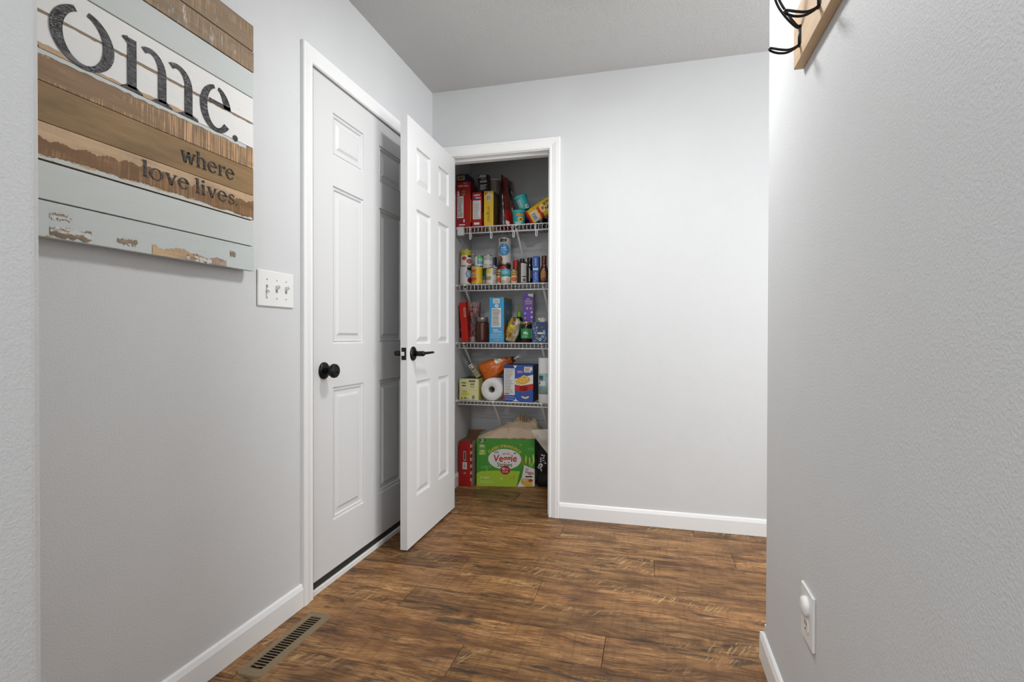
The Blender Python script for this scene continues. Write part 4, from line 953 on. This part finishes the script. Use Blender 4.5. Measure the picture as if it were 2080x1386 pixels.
for k in range(34):
    a_, b_ = random.uniform(.08, .92), random.uniform(.08, .92)
    p.ell(a_, b_, random.uniform(.05, .12), random.uniform(.02, .045), C(random.choice(('3f8a6a', '4a6fb0', '8a7ab8', '9fc0d8', '2f6a54', '6f9a6a'))), rot=random.uniform(-1.4, 1.4), n=10)
p.ell(.52, .46, .22, .05, C('d9d6d8')).ell(.50, .16, .10, .08, C('a9d0e4')).ell(.50, .16, .04, .035, C('2a4a80')).build(r_)
ts = MB(); n = 14
for i in range(n):
    for j in range(6):
        def T(i, j):
            t = i/(n-1)*2-1; v = j/6
            return (w/2+t*(.018+.022*v)*(1-.2*v), .05+.012*math.sin(t*5+v*2)+.01*v, h-.002+v*.036*(1-.35*abs(t))+.004*math.sin(t*9))
        if i < n-1: ts.add([T(i, j), T(i+1, j), T(i+1, j+1), T(i, j+1)], [(0, 1, 2, 3)], True)
ts.build('tissue', C('dcdad4', .8), r_, weld=True)

# ---------------- fourth shelf
z4 = Z4+.0008
r_, p, sd, w, h = carton('snack_carton', 'pale yellow box with green print on the lowest shelf', 'box', 933, 972.5, 769.5, .430, z4, .20, C('d9d596'), C('b9b26a'), C('3a352a'))
p.rect(.06, .47, .47, .96, C('e2deaa')).rect(.51, .49, .94, .96, C('e2deaa')).rect(.06, .04, .94, .44, C('e0dc9e')).ell(.24, .80, .15, .04, C('7a9a3a')).rect(.5, .84, .82, .93, C('4a3a3c')).text('KIRKLAND', .66, .885, .05, C('d9d0c8'), 0, .01, wide=.95)
p.rect(.14, .64, .36, .70, C('5a5640')).rect(.56, .72, .78, .78, C('6a7a3a')).lines(.56, .56, .84, .70, 3, C('8f8a5a'), .4).rect(.10, .22, .50, .33, C('d8d02a')).rect(.18, .36, .40, .41, C('a8b03a')).text('24', .30, .105, .11, BLK, bold=.03).rect(.22, .07, .5, .085, BLK).ell(.13, .10, .05, .045, C('6f9a3a')).rect(.66, .06, .80, .22, C('8a8a80')).build(r_)
rl = thing('paper_towel_roll', 'white paper towel roll lying with its end to the front', 'paper towel', (at(999, 700, .44).x, .435, z4+.0745))
pm = mat('paper_towel', (.80, .79, .77), .9, bump=.35, bscale=120)
R = .0745
rp = MB(); n = 40
def sq(a, r): return (r*math.cos(a)*(1+.012*math.cos(3*a)), r*math.sin(a)*(1-.012*math.cos(2*a)))
vs = []; rings = [(R*.93, -.0), (R, .006), (R, .26), (R*.97, .262), (.021, .262), (.021, .004), (.023, 0)]
for r, y in rings: vs += [(sq(2*PI*k/n, r)[0], y, sq(2*PI*k/n, r)[1]) for k in range(n)]
rp.add(vs, [(i*n+k, i*n+(k+1) % n, ((i+1) % len(rings))*n+(k+1) % n, ((i+1) % len(rings))*n+k) for i in range(len(rings)) for k in range(n)], True)
rp.build('paper_roll', pm, rl)
MB().lathe([(.0212, .003), (.0212, .26), (.0195, .26), (.0195, .003), (.0212, .003)], 28, (0, 0, 0), 'y').build('cardboard_core', mat('core_card', '#8a8078', .8), rl)
for k, (cx_, cz_) in enumerate(((.035, .02), (-.03, -.035))): pass
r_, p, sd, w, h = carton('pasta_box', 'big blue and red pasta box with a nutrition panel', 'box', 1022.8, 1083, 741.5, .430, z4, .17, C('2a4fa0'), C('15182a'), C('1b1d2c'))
PASTA_H = h
p.rect(0, .02, .05, .45, C('a8241c')).rect(.02, .18, .385, .90, C('dcdad6')).text('Nutrition Facts', .20, .865, .045, BLK, bold=.02, wide=.9).lines(.05, .22, .36, .84, 15, GRY, .45).rect(.04, .20, .2, .22, BLK).rect(.04, .925, .34, .975, C('22356e'))
p.poly([(.395, .62), (1, .74), (1, .50), (.395, .44)], C('e2dfda')).rect(.395, .44, 1.0, .62, C('e2dfda')).poly([(.395, .47), (.6, .44), (1, .50), (1, .36), (.68, .26), (.395, .32)], C('b8201c')).lines(.55, .30, .9, .44, 5, C('e8d8d4'), .4)
p.ell(.66, .58, .25, .11, C('d8a63a'), rot=.25)
for a_, b_ in ((.52, .55), (.62, .60), (.72, .66), (.60, .52), (.75, .58), (.84, .63), (.68, .68)): p.ell(a_, b_, .075, .04, C('e6c064'), rot=.5, n=12).ell(a_+.01, b_-.008, .04, .016, C('b8822a'), rot=.5, n=10)
p.rect(.70, .80, .93, .95, C('d9d4c8')).rect(.73, .82, .88, .93, C('b6a890')).text('20G', .56, .81, .09, C('d9a0b8'), bold=.03).poly([(.34, .98), (.40, .90), (.46, .98)], WHT).poly([(.92, .9), (.97, .97), (.98, .82)], WHT)
p.ell(.74, .16, .13, .07, C('e0cc8a'), a0=PI, a1=2*PI).ell(.74, .175, .08, .04, C('2a4fa0'), a0=PI, a1=2*PI).poly([(.30, .015), (.40, .05), (.42, .11), (.44, .05), (.54, .015)], C('dfe2ea')).rect(.05, .06, .36, .075, C('9fb0dc')).rect(.05, .12, .38, .135, C('9fb0dc')).build(r_)
ru = thing('paper_towel_roll', 'upright white paper towel roll with a pale teal wrapper at the right shelf end', 'paper towel', (at(1111, 700, .452).x, .452, z4))
R = .0545; hh = at(1105, 727, .452).z-z4
lathe_part('paper_roll', [(0, 0), (R*.95, 0), (R, .004), (R, hh-.005), (R*.95, hh), (.020, hh), (.020, hh-.03), (0, hh-.03)], pm, ru)
lathe_part('wrapper', [(R+.0004, hh*.20), (R+.0012, hh*.20), (R+.0012, hh*.66), (R+.0004, hh*.66)], C('a5c3c3'), ru)
q = cylprint(R+.0013, hh); q.rect(.22, .52, .42, .61, C('4a5a60')).rect(.20, .39, .5, .49, WHT).ell(.26, .44, .03, .03, BLK).lines(.2, .28, .5, .37, 3, C('7f9ca0'), .4).rect(.22, .49, .40, .505, C('3a4a50')).build(ru)
o_ = film('c8641a', .3)
r_, p = pouch('chip_bag', 'orange bag clipped shut, slumped over the paper towel roll', 'bag', .135, .250, .105, [o_, film('dcd2b4'), film('a04a12'), film('5a2410')], (at(974, 700, .50).x+.010, .505, z4+.168), (-.12, 1.12, .12), lambda u, v, s: 1 if (.50 < v < .68 and u < .34) else 3 if v > .90 else 2 if (u > .85 or v > .78) else 0, seed=21, crin=.012, pinch=.0)
bpy.context.view_layer.update()
fl_ = r_.children[0]; MW = r_.matrix_world; MI = MW.inverted(); AX = rl.location; PBX, PBT = at(1022.8, 700, .43).x, z4+PASTA_H
tips = []
for v in fl_.data.vertices:
    t = v.co.z/.250
    if t > .40: v.co.x *= 1-(t-.40)*1.25; v.co.y *= 1-(t-.40)*1.1
    q = MW @ v.co; d = Vector((q.x-AX.x, q.z-AX.z))
    if d.length < .0754: d = d.normalized()*.0754; q.x, q.z = AX.x+d.x, AX.z+d.y     # slumps round the roll
    if q.x > PBX-.0005 and q.z < PBT: 
        if q.x-PBX < PBT-q.z and t < .6: q.x = PBX-.0005                                # and against the pasta box
        else: q.z = PBT+.0002
    if t > .97: tips.append(q.copy())
    v.co = MI @ q
TIP = sum(tips, Vector())/len(tips)
cl = thing('bag_clip', 'white plastic bag clip pinching the orange bag', 'clip', TIP+Vector((.022, 0, .012)))
MB().tube([(-.045, 0, -.030), (0, 0, 0), (.022, 0, .018)], [.003, .0045, .0025], 8).build('clip_arm', M_PLAST, cl)
MB().tube([(-.040, .004, -.026), (.004, .004, -.004), (.034, .004, .000)], [.003, .0045, .0025], 8).build('clip_arm', M_PLAST, cl)
MB().lathe([(0, -.006), (.0065, -.006), (.0065, .010), (0, .010)], 12, (.002, 0, -.002), 'y').build('clip_hinge', M_PLAST, cl)
r_, p, sd, w, h = carton('flat_packet', 'flat beige packet leaning over the pale yellow box', 'packet', 968, 976, 738, .47, z4+.143, .06, C('b0a890'), C('a09880'), C('b8b4a4'), tilt=-.62)
p.rect(.1, .72, .9, .98, WHT).lines(.2, .55, .9, .95, 3, BLK, .5).rect(.1, .1, .9, .5, C('8f8f60')).build(r_)

# ---------------- pantry floor
r_, p, sd, w, h = carton('cereal_carton', 'red carton with a white side label standing on the pantry floor', 'carton', 927.5, 957.5, 897, .440, 0, .18, C('a8131a'), C('b7a98e'), C('6a4630'), xmin=.001)
p.rect(.50-.10, .575, .50+.08, .78, C('cfcac4')).rect(.44, .59, .54, .765, BLK).rect(.32, .38, .66, .54, C('d8d4cc')).lines(.40, .41, .58, .51, 4, GRY).text('10', .48, .29, .06, C('e0c8a8'), bold=.01)
for k in range(6): p.rect(.93, .12+k*.15, 1.0, .19+k*.15, C('cdbfa4'))
p.build(r_)
for k in range(6): sd.rect(0, .12+k*.15, .12, .19+k*.15, C('d8ccb2')).rect(0, .19+k*.15, .10, .27+k*.15, C('a8131a'))
sd.build(r_, 'printed_side')
MB().box(.002, w-.002, .01, .175, h-.0004, h+.001).build('carton_top', mat('brown_kraft', '#6b4a34', .8, noise_amt=.2, nscale=30), r_)
MB().add([(0, .18, h), (w*.88, .18, h), (w*.89, .191, h+.025), (w*1.5, .20, h+.05), (0, .20, h+.045)], [(0, 1, 2, 3, 4)]).build('flap', MATS['brown_kraft'], r_)
# green veggie straws carton
gz = .0
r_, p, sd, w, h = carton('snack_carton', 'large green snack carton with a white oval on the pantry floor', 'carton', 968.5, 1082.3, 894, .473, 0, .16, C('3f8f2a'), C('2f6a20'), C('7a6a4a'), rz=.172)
LG = C('9fc02e')
hill = [(0, 0), (1, 0), (1, .30)]+[(1-k/14, .30+.035*math.sin(k/14*PI)+.035*(1-(k/14))*0) for k in range(1, 14)]+[(0, .26)]
p.poly(hill, LG).poly([(.69, 0), (1, 0), (1, .36), (.80, .44)]+[(.80-.11*(k/8)**.6, .44-.44*k/8) for k in range(1, 8)], C('357f26'))
p.ell(.485, .575, .285, .215, C('dcdad6'), n=36)
p.text('CLASSIC STRAWS PACK', .485, .845, .083, C('e3c23a'), 0, .015, wide=.85, arc=.40)
p.text('garden', .52, .690, .060, C('b02a30'), 0, .01).text('Veggie', .49, .585, .205, C('b01e28'), .02, .022, .12, wide=.92).text('Straws', .485, .455, .125, C('3d6a30'), .02, .018, wide=.95)
p.ell(.34, .72, .05, .025, C('9aa8c0')).ell(.67, .705, .02, .012, C('4a7a3a'), rot=.7).ell(.645, .70, .014, .01, C('4a3a6a'), rot=-.5)
p.ell(.495, .345, .087, .095, C('a81c28'), n=28).text('42', .465, .372, .062, WHT, bold=.03).text('bags', .525, .372, .034, WHT, bold=.02).text('Sea Salt', .495, .308, .036, WHT, bold=.02).rect(.43, .335, .56, .34, C('d88a8f'))
p.rect(.05, .90, .155, .985, C('2f5f28')).text('28', .10, .965, .05, WHT, bold=.02).lines(.06, .905, .15, .94, 2, C('b8d0a0'), .5).rect(.04, .79, .15, .88, C('7fa83a')).text('30%', .095, .845, .05, WHT, bold=.02).rect(.04, .655, .16, .77, C('8fae34')).text('NO', .10, .735, .045, WHT, bold=.02).lines(.05, .66, .15, .70, 2, C('d0dca0'), .5)
p.text('19', .08, .175, .05, WHT, bold=.02).lines(.12, .155, .26, .195, 2, C('d8e4b8'), .5).lines(.06, .06, .30, .12, 3, C('c4d68a'), .4)
for a_, b_ in ((.12, .395), (.20, .41), (.93, .80)): p.ell(a_, b_, .045, .022, C('7fbf6a'), n=14).ell(a_, b_, .036, .015, C('3f8f2a'), n=14)
p.rect(.175, .315, .187, .39, C('c9a04a')).ell(.435, .165, .02, .04, C('d8b878'), n=8).lines(.56, .16, .66, .20, 2, C('c99a5a'), .3).rect(.64, .17, .65, .25, C('a9743a'))
for a_, b_, t_, cc in ((.85, .58, -.05, 'b9c84a'), (.915, .54, .05, 'd8a860'), (.965, .50, -.45, '8fbf3a'), (.80, .50, .35, 'c4622a'), (.98, .6, .1, 'c9d05a'), (.76, .88, 1.0, 'c98a3a')):
    p.ell(a_, b_, .014, .095 if cc != 'c98a3a' else .03, C(cc), rot=t_, n=10)
p.poly([(.82, .46), (1, .38), (1, .02), (.70, 0), (.78, .20)], C('dad7d2')).text('Veggie', .91, .305, .085, C('b01e28'), -.16, .025, .12, wide=.85).ell(.87, .375, .035, .02, C('9aa8c0')).rect(.84, .205, .96, .235, C('27402a')).ell(.86, .10, .10, .085, C('d8a23a'), rot=-.3).ell(.93, .14, .04, .035, C('a8442a')).ell(.84, .15, .035, .04, C('c9b090')).ell(.93, .06, .03, .06, C('cbb04a'), rot=.8)
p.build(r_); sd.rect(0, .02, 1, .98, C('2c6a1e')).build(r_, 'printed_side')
GB = r_; GH, GW = h, w
# crumpled brown paper bag lying on the carton
def kraft(name, c1, c2):
    g = G(name); n1 = g.noise(g.coords((1, 1, 1), 0), 14, 4, .6); g.l(g.mix(n1, lin(c1), lin(c2)), g.b.inputs['Base Color'])
    g.b.inputs['Roughness'].default_value = .8; vo = g.n('TexVoronoi', feature='DISTANCE_TO_EDGE'); vo.inputs['Scale'].default_value = 22; g.l(g.coords((1, 1, 1), 0), vo.inputs['Vector'])
    g.bump(vo.outputs['Distance'], .35, .01); return g.m
KR = kraft('kraft_paper', '#b29b80', '#cbb59b')
bg = thing('paper_bag', 'crumpled brown paper bag lying on the green carton', 'paper bag', (.12, .485, GH), (0, 0, .172))
mb = MB(); nu, nv = 44, 18
def BP(i, j):
    u, v = i/nu, j/nv; x = u*.44
    prof = [(0, .004), (.10, .022), (.30, .060), (.50, .100), (.62, .128), (.70, .140), (.78, .128), (.88, .105), (.95, .070), (1, .030)]
    for k in range(len(prof)-1):
        if prof[k][0] <= u <= prof[k+1][0]:
            f = (u-prof[k][0])/(prof[k+1][0]-prof[k][0]); hgt = prof[k][1]+(prof[k+1][1]-prof[k][1])*f; break
    e = math.sin(min(1, v*1.6)*PI/2)**.8
    fold = .020*(abs(((u*7+v*1.5) % 1)-.5)*2)*(1 if u > .45 else .25)+.010*noise.noise(Vector((u*9, v*7, 3)))
    if u > .55: fold += .012*noise.noise(Vector((u*22, v*9, 8)))
    z = hgt*e*(1-.25*max(0, v-.6)/.4)+fold*(.3+.7*e)*min(1, hgt/.04)
    return (x, -.004+v*.115+.012*noise.noise(Vector((u*8, v*4, 1)))*(u > .4), max(z, .0005))
for i in range(nu):
    for j in range(nv): mb.add([BP(i, j), BP(i+1, j), BP(i+1, j+1), BP(i, j+1)], [(0, 1, 2, 3)], j > 0)
for i in range(nu):
    a, b = BP(i, 0), BP(i+1, 0); mb.add([a, b, (b[0], b[1]+.004, 0), (a[0], a[1]+.004, 0)], [(0, 1, 2, 3)])
    a, b = BP(i, nv), BP(i+1, nv); mb.add([a, b, (b[0], b[1], 0), (a[0], a[1], 0)], [(0, 1, 2, 3)])
mb.build('bag_paper', KR, bg, weld=True)
mb = MB(); nn = 10
for k in range(nn):
    def FP(k, t): return (.285+.05*k/nn, .02+.012*math.sin(k*1.9)+t*.02, .115+t*(.045-.025*k/nn)+.006*math.sin(k*2.3))
    mb.add([FP(k, 0), FP(k+1, 0), FP(k+1, 1), FP(k, 1)], [(0, 1, 2, 3)])
mb.build('folded_rim', KR, bg, weld=True)
# black tote with white lettering, and pale paper sheet over it
blk = mat('black_tote_fabric', '#0c0c0d', .75, noise_amt=.3, nscale=60, bump=.3, bscale=300)
r_, p = pouch('tote_bag', 'black tote bag with white lettering slumped by the door jamb', 'bag', .23, .345, .13, [blk], (.624, .580, .0015), (0, 0, .2), None, seed=30, crin=.016, pinch=.10, flatbottom=True)
p.text('ruler', .17, .50, .165, C('cfcfcf', .6), -PI/2-.25, .012, spacing=1.0).build(r_, 'printed_lettering')
sh = thing('paper_sheet', 'pale beige paper bag slanting over the black tote', 'paper bag', (.505, .484, .18), (0, 0, 0))
mb = MB(); nu, nv = 10, 16
def SP(i, j, s):
    u, v = i/nu, j/nv
    x0 = .155*(1-v)**1.25; x = x0+(.30-x0)*u
    return (x-.01, .012*math.sin(v*5+u*3)+.006*u+(s*.004)*(1 if 0 < i < nu else 0)+.008*noise.noise(Vector((u*5, v*5, 2))), .0+v*.215+.02*u*v)
for s in (0, 1):
    for i in range(nu):
        for j in range(nv): mb.add([SP(i, j, s), SP(i+1, j, s), SP(i+1, j+1, s), SP(i, j+1, s)], [(0, 1, 2, 3)], True)
mb.build('bag_paper', kraft('pale_paper', '#c4bbae', '#d3cabd'), sh)
